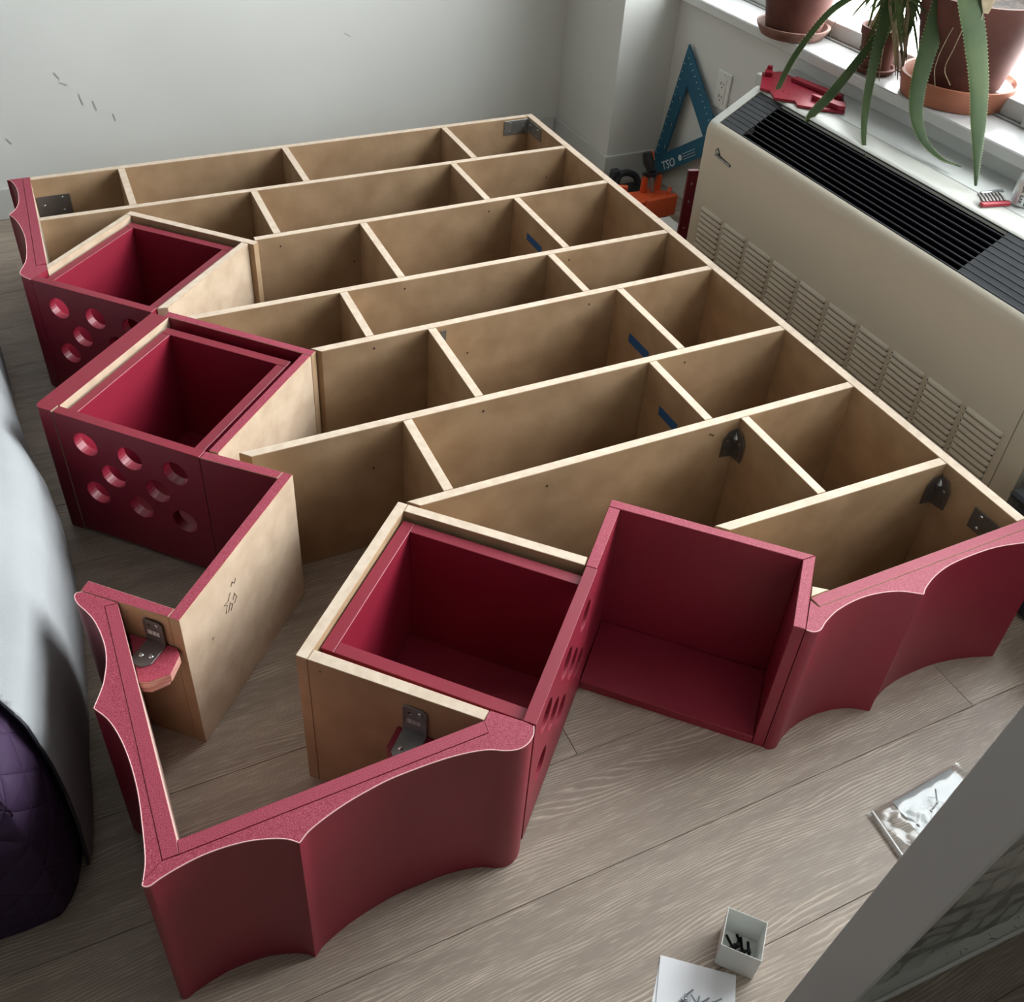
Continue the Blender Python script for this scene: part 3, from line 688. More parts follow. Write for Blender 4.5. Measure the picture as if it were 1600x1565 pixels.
# badge: small emblem over a slanted script
bm = new()
def hy(y, z, dx=0.0008): return (HX - dx, y, z)
tube(bm, [hy(1.955, 0.432), hy(1.948, 0.440), hy(1.940, 0.431), hy(1.930, 0.424)], [0.003, 0.007, 0.005, 0.0025], 8)
tube(bm, [hy(1.957, 0.424), hy(1.93, 0.424), hy(1.885, 0.420)], [0.004, 0.0058, 0.0045], 6)
for v in bm.verts: v.co.x = HX - 0.0006 + (v.co.x - HX) * 0.12
bd = obj('badge', bm, M['blackprint'], ht); bd['label'] = 'small black and white emblem with script'
bm = new(); z = 0.0; pts = []
for k in range(30):
    t = k / 29; pts.append((HX - 0.0017, 1.955 - 0.066 * t, 0.4235 - 0.003 * t + 0.0040 * math.sin(k * 2.1)))
tube(bm, pts, 0.0011, 4); tube(bm, [(HX - 0.0017, 1.951, 0.434), (HX - 0.0017, 1.947, 0.439), (HX - 0.0017, 1.942, 0.433)], 0.0018, 5)
obj('badge_script', bm, M['print'], ht)

bx = thing('dark_filler', 'black bin added in the dark space past the right end of the heater', 'bin', (1.63, 0.62, 0))  # added block that fills the dark space past the heater end
bm = new(); box(bm, 1.50, 1.77, 0.42, 0.80, 0.0, 0.22); obj('filler_body', bm, M['blackpl'], bx, bevel=0.012)
bm = new(); box(bm, 1.492, 1.774, 0.412, 0.808, 0.221, 0.240); obj('filler_cap', bm, M['blackpl'], bx, bevel=0.006)

# ------------------------------------------------------------------ power outlet
ou = thing('power_outlet', 'white double power outlet on the wall under the window', 'outlet', (1.909, 2.388, 0.41))
bm = new(); box(bm, 1.9035, 1.9099, 2.353, 2.423, 0.353, 0.468); obj('cover_plate', bm, M['white'], ou, bevel=0.002)
bm = new(); box(bm, 1.9015, 1.9040, 2.371, 2.405, 0.372, 0.449); s = obj('receptacle', bm, M['white'], ou, bevel=0.001)
bm = new()
for z in (0.432, 0.392):
    box(bm, 1.9010, 1.9016, 2.394, 2.397, z - 0.004, z + 0.005); box(bm, 1.9010, 1.9016, 2.380, 2.383, z - 0.003, z + 0.004)
    tube(bm, [(1.9016, 2.3885, z - 0.011), (1.9010, 2.3885, z - 0.011)], 0.0026, 8)
obj('slots', bm, M['blackprint'], s)
bm = new(); screw_head(bm, (1.9034, 2.388, 0.460), (-1, 0, 0), 0.003); screw_head(bm, (1.9034, 2.388, 0.361), (-1, 0, 0), 0.003); obj('cover_screws', bm, M['silver'], ou)

# ------------------------------------------------------------------ blue set square
PB, PA, PC = Vector((1.862, 2.657, 0.004)), Vector((1.893, 2.582, 0.497)), Vector((1.878, 2.300, 0.262))
U = (PA - PB).normalized(); Nn = U.cross(PC - PB).normalized(); V = Nn.cross(U)
LU = (PA - PB).length; cu_, cv_ = (PC - PB).dot(U), (PC - PB).dot(V)
sq = thing('set_square', 'large blue triangular set square leaning in the corner by the outlet', 'set square', tuple(PB))
tri = [(0, 0), (LU, 0), (cu_, cv_)]
cen = (sum(p[0] for p in tri) / 3, sum(p[1] for p in tri) / 3)
inner = [(cen[0] + (p[0] - cen[0]) * 0.49, cen[1] + (p[1] - cen[1]) * 0.49) for p in tri]
hl = [circle(LU * f_, 0.036, 0.0065, 14) for f_ in (0.30, 0.47, 0.66)]
bm = new(); plate(bm, tri, [inner] + hl, PB, U, V, 0.006)
obj('plate', bm, M['blue'], sq, bevel=0.0006)
bm = new()
sgn = 1 if Nn.x < 0 else -1
def sqp(u, v, d=0.0004): return PB + U * u + V * v + Nn * ((0.006 + d) if Nn.x < 0 else -d)
for k in range(16):
    u = 0.06 + k * 0.027
    if u < LU * 0.9: tube(bm, [sqp(u, 0.007), sqp(u, 0.013)], 0.0011, 5)
for k in range(12):
    f_ = 0.12 + k * 0.06; q = PA.lerp(PC, f_)
    uv = ((q - PB).dot(U) - 0.012, (q - PB).dot(V) - 0.014)
    tube(bm, [sqp(*uv), sqp(uv[0] - 0.005, uv[1] - 0.004)], 0.0013, 5)
obj('scale_marks', bm, M['print'], sq)
BC = (PC - PB).normalized(); PBn = BC.cross(Nn if Nn.x < 0 else -Nn) * -1
perp = (Nn if Nn.x < 0 else -Nn).cross(BC)
if perp.z < 0: perp = -perp
text_mesh('lettering', 'TSO', 0.042, PB + BC * 0.105 + perp * 0.006 + (Nn if Nn.x < 0 else -Nn) * (0.0066 if Nn.x < 0 else 0.0006), BC, perp, sq, M['print'])
bm = new(); q = PB + BC * 0.215 + perp * 0.024 + (Nn if Nn.x < 0 else -Nn) * (0.0064 if Nn.x < 0 else 0.0006)
tube(bm, [q, q + (Nn if Nn.x < 0 else -Nn) * 0.0005], 0.010, 12)
for k in range(3): tube(bm, [q + BC * 0.016 + perp * (0.008 - k * 0.009), q + BC * 0.085 + perp * (0.008 - k * 0.009)], 0.0009, 4)
obj('fine_print', bm, M['print'], sq)

# ------------------------------------------------------------------ clamps and tools in the corner
cl = thing('corner_clamp', 'orange plastic corner clamp with a black screw handle in front of the blue square', 'clamp', (1.71, 2.40, 0))
bm = new(); obox(bm, (1.655, 2.335, 0.030), (0.118, 0.008, 0), (0.004, 0.020, 0), (0, 0, 0.068)); obj('jaw', bm, M['orange'], cl, bevel=0.002)
bm = new(); prism(bm, [(1.640, 2.358), (1.775, 2.365), (1.775, 2.410), (1.735, 2.450), (1.675, 2.440), (1.600, 2.452), (1.600, 2.430), (1.640, 2.395)], 0.062, 0.083); obj('body', bm, M['orange'], cl, bevel=0.002)
bm = new(); obox(bm, (1.590, 2.440, 0.080), (0.040, -0.02, 0), (0.008, 0.014, 0), (0, 0, 0.034)); obox(bm, (1.742, 2.365, 0.083), (0.028, 0.030, 0), (0.008, -0.008, 0), (0, 0, 0.024)); obj('fence', bm, M['orange'], cl, bevel=0.002)
bm = new()
for x in (1.698, 1.752): tube(bm, [(x, 2.432, 0.08), (x, 2.432, 0.132)], [0.012, 0.010], 12)
obj('post', bm, M['orange'], cl, smooth=0.6)
bm = new(); tube(bm, [(1.726, 2.418, 0.078), (1.722, 2.432, 0.140)], 0.0055, 10); obj('screw_rod', bm, M['steel'], cl, smooth=0.6)
bm = new(); tube(bm, [(1.722, 2.432, 0.136), (1.720, 2.434, 0.148)], 0.020, 12); tube(bm, [(1.690, 2.436, 0.143), (1.754, 2.428, 0.143)], 0.006, 8)
tube(bm, [(1.722, 2.436, 0.148), (1.716, 2.45, 0.175), (1.712, 2.46, 0.205)], [0.014, 0.020, 0.017], 12); obj('handle', bm, M['blackpl'], cl, smooth=0.6)
bm = new(); tube(bm, [(1.727, 2.439, 0.178), (1.722, 2.446, 0.212)], [0.003, 0.004], 8); obj('handle_stripe', bm, M['orange'], cl, smooth=0.6)
bm = new(); prism(bm, [(1.655, 2.37), (1.77, 2.37), (1.77, 2.40), (1.655, 2.40)], 0.0, 0.0615); obj('foot', bm, M['blackpl'], cl, bevel=0.002)
sp = thing('spring_clamp', 'black plastic clamp lying by the back corner of the platform', 'clamp', (1.73, 2.60, 0))
bm = new(); tube(bm, spline([(1.690, 2.585, 0.022), (1.705, 2.60, 0.060), (1.74, 2.605, 0.068), (1.775, 2.60, 0.052), (1.785, 2.59, 0.022)], 4), 0.012, 10); obj('body', bm, M['blackpl'], sp, smooth=0.7)
bm = new(); obox(bm, (1.665, 2.590, 0.0), (0.028, 0, 0), (0, 0.03, 0), (0.018, 0, 0.085)); obj('grip', bm, M['blackpl'], sp, bevel=0.003)
bm = new(); box(bm, 1.70, 1.79, 2.575, 2.615, 0.0, 0.026); obj('jaw', bm, M['blackpl'], sp, bevel=0.003)
lv_ = thing('spirit_level', 'dark red metal bar standing upright against the heater end', 'level', (1.64, 2.10, 0))
bm = new(); plate(bm, [(0, 0), (0.030, 0), (0.030, 0.302), (0, 0.302)], [circle(0.0165, 0.262, 0.0042, 12), circle(0.0165, 0.205, 0.0042, 12), circle(0.0165, 0.120, 0.0042, 12)], (1.622, 2.112, 0.0), (1, -0.28, 0), (0.0, 0.0, 1), -0.012)
obj('bar', bm, M['maroon'], lv_, bevel=0.0008)
bm = new(); obox(bm, (1.6222, 2.1118, 0.3024), (0.0285, -0.008, 0), (0.003, 0.011, 0), (0, 0, 0.0012)); obj('end_cap', bm, mat('pink_satin_metal', (0.75, 0.48, 0.52), 0.3, 0.3), lv_)
wbx = thing('white_case', 'small white flat case on the floor between clamp and red bar', 'case', (1.68, 2.24, 0))
bm = new(); box(bm, 1.635, 1.72, 2.195, 2.30, 0.0, 0.040); obj('case_base', bm, M['white'], wbx, bevel=0.003)
bm = new(); box(bm, 1.635, 1.72, 2.195, 2.30, 0.0415, 0.055); obj('case_lid', bm, M['white'], wbx, bevel=0.003)

# ------------------------------------------------------------------ red jig on the ledge
rj = thing('router_jig', 'flat red metal jig lying across the heater ledge', 'jig', (1.78, 1.94, 0.575))
zt = 0.5765
bm = new(); plate(bm, [(1.699, 1.978), (1.781, 2.078), (1.836, 2.066), (1.862, 1.842), (1.803, 1.769), (1.752, 1.808), (1.716, 1.846), (1.729, 1.872), (1.690, 1.905), (1.712, 1.952)],
                 [circle(1.735, 1.955, .003, 10), circle(1.742, 1.938, .003, 10), circle(1.742, 1.915, .0022, 10), circle(1.756, 1.905, .0022, 10), circle(1.80, 2.02, .003, 10), circle(1.782, 2.032, .003, 10), circle(1.728, 1.925, .0022, 10)], (0, 0, zt), (1, 0, 0), (0, 1, 0), 0.007)
obj('base_plate', bm, M['redmetal'], rj, bevel=0.0008)
bm = new(); prism(bm, [(1.811, 1.995), (1.833, 2.000), (1.863, 1.845), (1.848, 1.838), (1.834, 1.862)], zt + 0.0072, zt + 0.017); obj('rail', bm, M['redmetal'], rj, bevel=0.0012)
bm = new(); prism(bm, [(1.776, 1.868), (1.786, 1.872), (1.822, 1.792), (1.803, 1.771), (1.790, 1.780)], zt + 0.0072, zt + 0.019); obj('rail', bm, M['redmetal'], rj, bevel=0.0012)
bm = new(); obox(bm, (1.766, 2.050, zt + 0.0072), (0.014, 0.017, 0), (0.016, -0.014, 0), (0, 0, 0.012)); obox(bm, (1.784, 2.066, zt + 0.0072), (0.008, 0.008, 0), (0.010, -0.010, 0), (0, 0, 0.020)); obj('stop_block', bm, M['redmetal'], rj, bevel=0.0012)

# ------------------------------------------------------------------ bits and can on the ledge
bh = thing('bit_holder', 'red strip holding a row of screwdriver bits beside the silver can', 'bit holder', (1.765, 1.25, 0.575))
Ub = Vector((1, -0.22, 0)).normalized(); Vb = Vector((0.22, 1, 0)).normalized(); O = Vector((1.729, 1.262, 0.5765))
obj('strip', obox(new(), O, Ub * 0.068, Vb * -0.012, (0, 0, 0.008)), M['redplastic'], bh, bevel=0.001)
for k in range(7):
    p = O + Ub * (0.008 + 0.0083 * k) + Vb * -0.002 + Vector((0, 0, 0.0065))
    bm = new(); tube(bm, [p, p + Vb * 0.012 + Vector((0.001, 0, 0.004)), p + Vb * 0.013 + Vector((0.001, 0, 0.0045)), p + Vb * 0.026 + Vector((0.002, 0, 0.0075))], [0.0040, 0.0040, 0.0030, 0.0024], 6)
    obj('bit', bm, M['darksteel'], bh, smooth=0.5)
bs = thing('bit_sleeve', 'short steel tube lying beside the red bit holder', 'socket', (1.80, 1.30, 0.575))
bm = new(); lathe(bm, [(0.0030, 0), (0.0052, 0), (0.0052, 0.045), (0.0046, 0.046), (0.0046, 0.060), (0.0030, 0.060), (0.0030, 0.0)], (0, 0, 0), 16)
bmesh.ops.rotate(bm, verts=bm.verts, cent=(0, 0, 0), matrix=Matrix.Rotation(math.pi / 2, 3, 'Y'))
bmesh.ops.rotate(bm, verts=bm.verts, cent=(0, 0, 0), matrix=Matrix.Rotation(-0.10, 3, 'Z'))
bmesh.ops.translate(bm, verts=bm.verts, vec=(1.768, 1.296, 0.5805)); obj('sleeve', bm, M['chrome'], bs, smooth=0.6)
vp = thing('vape_can', 'silver and black rounded can with dark lettering at the right picture edge', 'can', (1.8245, 1.2365, 0.575))
bm = new(); lathe(bm, [(0, 0), (0.019, 0), (0.0225, 0.003), (0.0235, 0.010), (0.0235, 0.055), (0.021, 0.063), (0.015, 0.068), (0, 0.069)], (1.8245, 1.2365, 0.5755), 32); obj('shell', bm, M['silver'], vp, smooth=0.7)
bm = new(); lathe(bm, [(0.0238, 0.006), (0.0240, 0.007), (0.0240, 0.052), (0.0238, 0.053)], (1.8245, 1.2365, 0.5755), 48)
bmesh.ops.delete(bm, geom=[f for f in bm.faces if not (-2.35 < math.atan2(f.calc_center_median().y - 1.2365, f.calc_center_median().x - 1.8245) < -0.7)], context='FACES'); obj('black_panel', bm, M['blackprint'], vp)
bm = new(); tube(bm, [(1.8245, 1.2365, 0.6445), (1.8245, 1.2365, 0.652)], [0.007, 0.006], 14); obj('mouthpiece', bm, M['blackprint'], vp, smooth=0.6)
ct = math.radians(205)
nrm = Vector((math.cos(ct), math.sin(ct), 0)); tang = Vector((0, 0, -1)); vv = nrm.cross(tang)
text_mesh('lettering', 'GEEK BAR', 0.0105, Vector((1.8245, 1.2365, 0.632)) + nrm * 0.0238 - vv * 0.004, tang, vv, vp, M['blackprint'], 0.0005)

# ------------------------------------------------------------------ pots and plants on the sill
ZS = 0.6485
def saucer(label, c, r0, r1, h, m, group='terracotta saucers on the sill'):
    bm = new(); lathe(bm, [(0, 0), (r0, 0), (r0 + 0.004, 0.002), (r1, h - 0.004), (r1 + 0.001, h), (r1 - 0.007, h), (r1 - 0.009, h - 0.005), (r0 - 0.002, 0.006), (0, 0.006)], (c[0], c[1], ZS), 48)
    o = obj('plant_saucer', bm, m, None, smooth=0.9, loc=(c[0], c[1], ZS))
    return tag(o, label, 'saucer', group)
def pot(parent, c, z0, r0, r1, h, m, collar=True):
    prof = [(0, 0), (r0 - 0.004, 0), (r0, 0.003), (r1 * 0.955, h * 0.80)]
    prof += ([(r1 * 1.03, h * 0.805), (r1 * 1.06, h)] if collar else [(r1, h)])
    prof += [(r1 * 0.93, h), (r1 * 0.90, h * 0.9), (0, h * 0.9)]
    bm = new(); lathe(bm, prof, (c[0], c[1], z0), 48)
    obj('pot', bm, m, parent, smooth=0.6)
    bm = new(); lathe(bm, [(0, h * 0.905), (r1 * 0.5, h * 0.92), (r1 * 0.905, h * 0.903)], (c[0], c[1], z0), 32); obj('soil', bm, M['soil'], parent)
saucer('chalky brown saucer under the leftmost pot', (1.923, 2.158), 0.082, 0.100, 0.030, M['terra_rim'])
p1 = thing('potted_plant', 'brown terracotta pot in a chalky saucer at the left end of the sill', 'potted plant', (1.923, 2.158, ZS + 0.0065))
pot(p1, (1.923, 2.158), ZS + 0.0068, 0.074, 0.108, 0.20, M['terra'])
saucer('small dark brown saucer under the middle pot', (1.937, 1.845), 0.044, 0.054, 0.014, M['terra'])
p2 = thing('potted_plant', 'small dark pot with tangled thin leaves between the two large pots', 'potted plant', (1.937, 1.845, ZS + 0.0065))
pot(p2, (1.937, 1.845), ZS + 0.0068, 0.038, 0.052, 0.105, M['terra'])
saucer('wide orange terracotta saucer under the big aloe pot', (1.997, 1.632), 0.119, 0.134, 0.054, M['terra2'])
p3 = thing('potted_aloe', 'large aloe with long drooping spiny leaves in a big terracotta pot', 'potted plant', (1.997, 1.632, ZS + 0.0065))
pot(p3, (1.997, 1.632), ZS + 0.0068, 0.086, 0.138, 0.235, M['terra2'] if False else M['terra'], collar=False)

def ribbon(bm, pts, widths, side, thick=0.004, fold=0.35):
    """fleshy leaf: crescent section along a path"""
    P = spline(pts, 6); n = len(P); rings = []
    for i, p in enumerate(P):
        t = (P[min(i + 1, n - 1)] - P[max(i - 1, 0)]).normalized()
        s = Vector(side) - t * Vector(side).dot(t); s.normalize(); nn = t.cross(s).normalized()
        f_ = i / (n - 1) * (len(widths) - 1); k = min(int(f_), len(widths) - 2); w = widths[k] + (widths[k + 1] - widths[k]) * (f_ - k)
        w *= 0.5; th = thick * min(1, w / 0.006)
        rings.append([bm.verts.new(p + s * a * w + nn * b_ * th) for a, b_ in ((-1, fold * 1.2), (-0.5, -0.35), (0, -0.6), (0.5, -0.35), (1, fold * 1.2), (0.5, 0.75), (0, 0.55), (-0.5, 0.75))])
    for i in range(n - 1):
        for k in range(8): bm.faces.new((rings[i][k], rings[i + 1][k], rings[i + 1][(k + 1) % 8], rings[i][(k + 1) % 8]))
    bm.faces.new(rings[0][::-1]); bm.faces.new(rings[-1])
    bmesh.ops.recalc_face_normals(bm, faces=bm.faces)
    return rings
CROWN = Vector((2.00, 1.66, 0.92))
SIDE = RIGHT
LEAVES = [
    ([(2.00, 1.74, 0.90), (1.955, 1.90, 0.86), (1.900, 1.946, 0.807), (1.850, 1.966, 0.758), (1.790, 1.976, 0.662), (1.740, 1.957, 0.581), (1.702, 1.908, 0.552)], [0.022, 0.022, 0.019, 0.017, 0.016, 0.013, 0.004]),
    ([(2.00, 1.72, 0.90), (1.96, 1.80, 0.86), (1.920, 1.807, 0.804), (1.840, 1.802, 0.705), (1.770, 1.795, 0.626), (1.715, 1.788, 0.580), (1.70, 1.785, 0.560)], [0.026, 0.024, 0.020, 0.020, 0.024, 0.020, 0.004]),
    ([(1.99, 1.68, 0.93), (1.93, 1.80, 0.90), (1.900, 1.809, 0.850), (1.840, 1.758, 0.749), (1.770, 1.681, 0.658), (1.730, 1.622, 0.591), (1.705, 1.572, 0.556)], [0.040, 0.040, 0.034, 0.026, 0.019, 0.013, 0.005]),
    ([(1.98, 1.65, 0.98), (1.91, 1.66, 0.96), (1.880, 1.643, 0.894), (1.860, 1.628, 0.801), (1.830, 1.598, 0.711), (1.810, 1.560, 0.651), (1.800, 1.509, 0.611), (1.800, 1.450, 0.592), (1.802, 1.391, 0.597)], [0.056, 0.056, 0.052, 0.045, 0.037, 0.030, 0.020, 0.012, 0.004]),
    ([(1.98, 1.60, 1.00), (1.90, 1.59, 0.98), (1.860, 1.564, 0.916), (1.840, 1.498, 0.842), (1.820, 1.435, 0.768), (1.800, 1.388, 0.702), (1.785, 1.352, 0.646), (1.770, 1.316, 0.590)], [0.058, 0.058, 0.054, 0.050, 0.042, 0.034, 0.019, 0.006]),
]
for pts, wd in LEAVES:
    bm = new(); rings = ribbon(bm, pts, wd, SIDE, 0.0045)
    edges_ = [(r[0].co.copy(), r[4].co.copy(), r[2].co.copy()) for r in rings]
    lf = obj('leaf', bm, M['aloe'], p3, smooth=1.2)
    bm = new()
    for i in range(3, len(edges_) - 2):
        for a, c_ in ((edges_[i][0], edges_[i][1]), (edges_[i][1], edges_[i][0])):
            out = (a - c_).normalized()
            for sft in (0, 0.5):
                a2 = a.lerp(edges_[i + 1][0 if (a - edges_[i][0]).length < 1e-6 else 1], sft)
                tube(bm, [a2 - out * 0.0008, a2 + out * 0.0026], [0.0012, 0.0002], 4, cap=False)
    obj('thorns', bm, M['thorn'], lf)
# short inner leaves and a papery dry sheath on the aloe
for pts, wd in (([(1.96, 1.60, 0.94), (1.90, 1.55, 0.93), (1.875, 1.52, 0.885)], [0.03, 0.05, 0.012]), ([(2.0, 1.62, 0.93), (1.93, 1.70, 0.95), (1.885, 1.73, 0.90), (1.875, 1.735, 0.83)], [0.03, 0.045, 0.035, 0.008])):
    bm = new(); ribbon(bm, pts, wd, SIDE, 0.002); o = obj('leaf', bm, M['dry'], p3, smooth=1.2); o['label'] = 'dried tan leaf'
bm = new()
for pts in ([(1.93, 1.60, 0.90), (1.872, 1.590, 0.83), (1.868, 1.60, 0.75), (1.872, 1.585, 0.70)], [(1.92, 1.59, 0.90), (1.868, 1.565, 0.80), (1.866, 1.570, 0.75), (1.870, 1.545, 0.72)], [(1.90, 1.54, 0.92), (1.862, 1.515, 0.87), (1.87, 1.50, 0.83)]):
    tube(bm, spline(pts, 5), 0.0012, 5)
obj('aerial_root', bm, M['dry'], p3, smooth=1)
# thin leaves of the small pot, each its own
random.seed(3)
for k in range(64):
    yb = random.uniform(1.66, 1.90); 
    c0 = Vector((random.uniform(1.91, 1.955), 1.80 + random.uniform(-0.05, 0.05), random.uniform(0.86, 0.96)))
    e = Vector((random.uniform(1.865, 1.915), yb, random.uniform(0.67, 0.84) if abs(yb - 1.78) > 0.04 else random.uniform(0.74, 0.86)))
    mid = c0.lerp(e, 0.4) + Vector((-0.02, random.uniform(-0.015, 0.015), random.uniform(0.0, 0.05)))
    bm = new(); ribbon(bm, [c0, mid, e.lerp(mid, 0.25) + Vector((0, 0, 0.004)), e], [0.005, random.uniform(0.006, 0.013), 0.006, 0.0015], SIDE, 0.0008)
    obj('leaf', bm, M['leafy'] if k % 4 else M['dry'], p2, smooth=1.2)
bm = new(); ribbon(bm, [(1.935, 1.845, 0.75), (1.93, 1.83, 0.86), (1.93, 1.81, 0.97)], [0.014, 0.02, 0.02], SIDE, 0.006); obj('stem', bm, M['leafy'], p2, smooth=1.2)
bm = new()
for pts in ([(1.937, 1.86, 0.76), (1.90, 1.93, 0.80), (1.875, 1.955, 0.74), (1.870, 1.952, 0.70)], [(1.937, 1.85, 0.76), (1.90, 1.80, 0.74), (1.87, 1.76, 0.69), (1.868, 1.75, 0.66)]):
    tube(bm, spline(pts, 5), 0.001, 5)
obj('root', bm, M['dry'], p2, smooth=1)

# ------------------------------------------------------------------ quilted seat with a grey sheet at the left
random.seed(11)
foot = [(-0.36, 0.812), (-0.262, 0.808), (-0.219, 0.822), (-0.191, 0.897), (-0.174, 1.099), (-0.162, 1.336), (-0.169, 1.507), (-0.202, 1.714), (-0.234, 1.95), (-0.256, 2.249), (-0.30, 2.42), (-0.45, 2.47)]
fp = [(p.x, p.y) for p in spline([(a, b_, 0) for a, b_ in foot], 8)]
fp += [(-0.45 - 0.09 * k, 2.47) for k in range(1, 10)] + [(-1.26, 2.47 - 0.12 * k) for k in range(1, 14)] + [(-1.26 + 0.09 * k, 0.812) for k in range(0, 10)]
def inset(poly, d):
    n = len(poly); out = []
    for i in range(n):
        a, b_ = Vector((*poly[i - 1], 0)), Vector((*poly[(i + 1) % n], 0))
        t = (b_ - a); 
        if t.length < 1e-9: t = Vector((1, 0, 0))
        t.normalize(); nn = Vector((-t.y, t.x, 0))
        out.append((poly[i][0] + nn.x * d, poly[i][1] + nn.y * d))
    return out
prof_q = [(0.004, 0.0), (0.0, 0.02), (0.0, 0.10), (0.006, 0.18), (0.02, 0.24), (0.045, 0.285), (0.08, 0.31), (0.13, 0.322), (0.22, 0.326)]
def body(off, z_off, mquilt=False, keep=None, wob=0.0):
    bm = new(); rings = []
    for d, z in prof_q:
        ring = []
        for i, (x, y) in enumerate(inset(fp, d - off)):
            w = wob * (math.sin(y * 9 + z * 5) + 0.6 * math.sin(y * 23 + x * 11)) * (z + 0.1) * 3
            ring.append(bm.verts.new((x + abs(w) * 0.5, y, z + (z_off if z > 0.2 else 0))))
        rings.append(ring)
    n = len(fp)
    for i in range(len(rings) - 1):
        for k in range(n): bm.faces.new((rings[i][k], rings[i][(k + 1) % n], rings[i + 1][(k + 1) % n], rings[i + 1][k]))
    bm.faces.new(rings[-1])
    if mquilt: bm.faces.new(rings[0][::-1])
    return bm
seat = thing('floor_mattress', 'low purple quilted mattress at the left edge half covered by a grey sheet', 'mattress', (-0.7, 1.6, 0))
bm = body(0.0, 0.0, True)
big = [f for f in bm.faces if len(f.verts) > 4 and f.calc_center_median().z > 0.2]
bmesh.ops.poke(bm, faces=big)
es = [e for e in bm.edges if e.verts[0].co.y < 1.35 and e.verts[1].co.y < 1.35 and e.verts[0].co.x > -0.6 and e.verts[1].co.x > -0.6 and e.verts[0].co.z < 0.33]
obj('mattress', bm, M['quilt'], seat, smooth=1.0)
bm = body(0.009, 0.009, wob=0.012)
big = [f for f in bm.faces if len(f.verts) > 4]
bmesh.ops.poke(bm, faces=big)
bmesh.ops.subdivide_edges(bm, edges=[e for e in bm.edges if e.verts[0].co.x > -0.6 and e.verts[1].co.x > -0.6], cuts=2, use_grid_fill=True)
def hem(x, z): return 0.872 + 1.15 * max(0.0, -0.195 - x) + 0.12 * z
bmesh.ops.bisect_plane(bm, geom=bm.verts[:] + bm.edges[:] + bm.faces[:], plane_co=(-0.195, 0.875, 0), plane_no=(1.10, 1, -0.15), clear_inner=True)
for v in bm.verts: v.co.z = max(v.co.z, 0.004)
loc_ = (-0.7, 1.7, 0.0)
bnd = [e for e in bm.edges if e.is_boundary]
hem_pts = sorted({tuple(round(c, 5) for c in v.co) for e in bnd for v in e.verts if abs(1.10 * (v.co.x + 0.195) + (v.co.y - 0.875) - 0.15 * v.co.z) < 0.004 and v.co.z > 0.006}, key=lambda p: -p[0] if False else (p[0] * -1, p[2]))
o = obj('grey_sheet', bm, M['cloth'], None, smooth=1.2, loc=loc_)
tag(o, 'light grey linen sheet draped over the purple mattress at the left edge', 'sheet')
sol = o.modifiers.new('cloth_thickness', 'SOLIDIFY'); sol.thickness = 0.002; sol.offset = 1
if len(hem_pts) > 3:
    side = {}; topp = {}
    for p in hem_pts:
        if p[0] < -0.55: continue
        if p[2] < 0.30:
            k_ = round(p[2] / 0.03)
            if k_ not in side or p[0] > side[k_][0]: side[k_] = p
        else: topp[round(p[0] / 0.04)] = p
    sel = [side[k_] for k_ in sorted(side)] + [topp[k_] for k_ in sorted(topp, reverse=True) if topp[k_][0] < min(v[0] for v in side.values())]
    bm = new(); tube(bm, spline([Vector(p) + Vector((0.001, -0.001, 0)) for p in sel], 5), 0.0026, 6)
    obj('zip', bm, M['blackpl'], seat, smooth=1)

# ------------------------------------------------------------------ tall grey case standing at the lower right
case = thing('display_case', 'tall shallow grey case with plastic film inside, standing at lower right', 'case', (0.95, 0.29, 0))
CO = Vector((0.680, 0.268, 0.0)); CU = Vector((1, -0.035, 0)); CS = Vector((-0.0622, -0.0978, 0.9933)); CD = Vector((-0.055, 0.043, 0.0008)).normalized()
HC = 1.30; WC = 0.60; DC = 0.070
def cb_(name, u0, u1, d0, d1, s0, s1, m, bev=0.001, lab=None):
    bm = new(); obox(bm, CO + CU * u0 + CD * d0 + CS * s0, CU * (u1 - u0), CD * (d1 - d0), CS * (s1 - s0))
    for v in bm.verts:
        if v.co.z < 0.0: v.co.z = 0.0
    o = obj(name, bm, M[m], case, bevel=bev)
    if lab: o['label'] = lab
    return o
cb_('side_panel', 0, 0.012, 0, DC, 0, HC, 'greycase', lab='smooth grey side of the case')
cb_('side_panel', WC - 0.012, WC, 0, DC, 0, HC, 'greycase')
cb_('top_panel', 0.0125, WC - 0.0125, 0, DC, HC - 0.014, HC, 'greycase')
cb_('gasket', 0.0122, 0.0152, 0.001, 0.006, 0.016, HC - 0.015, 'gasket', 0)
cb_('back_panel', 0.0125, WC - 0.0125, DC - 0.008, DC, 0.012, HC - 0.015, 'case_in')
cb_('bottom_ledge', 0.0125, WC - 0.0125, 0.0075, DC - 0.0085, 0.004, 0.016, 'case_in')
cb_('bottom_rail', 0.0125, WC - 0.0125, 0.0, 0.007, 0.001, 0.021, 'case_rail')
bm = new(); nx, ny = 26, 40; grid = []
random.seed(5)
for i in range(nx + 1):
    col_ = []
    for j in range(ny + 1):
        u = 0.02 + (WC - 0.04) * i / nx; s_ = 0.045 + 0.7 * j / ny
        d_ = 0.030 + 0.011 * math.sin(u * 60 + s_ * 40 + 2 * math.sin(s_ * 30)) * math.cos(u * 33 - s_ * 61) + random.uniform(-0.002, 0.002)
        col_.append(bm.verts.new(CO + CU * u + CD * d_ + CS * s_))
    grid.append(col_)
for i in range(nx):
    for j in range(ny): bm.faces.new((grid[i][j], grid[i + 1][j], grid[i + 1][j + 1], grid[i][j + 1]))
obj('plastic_film', bm, M['film'], case, smooth=1.2)
bm = new()
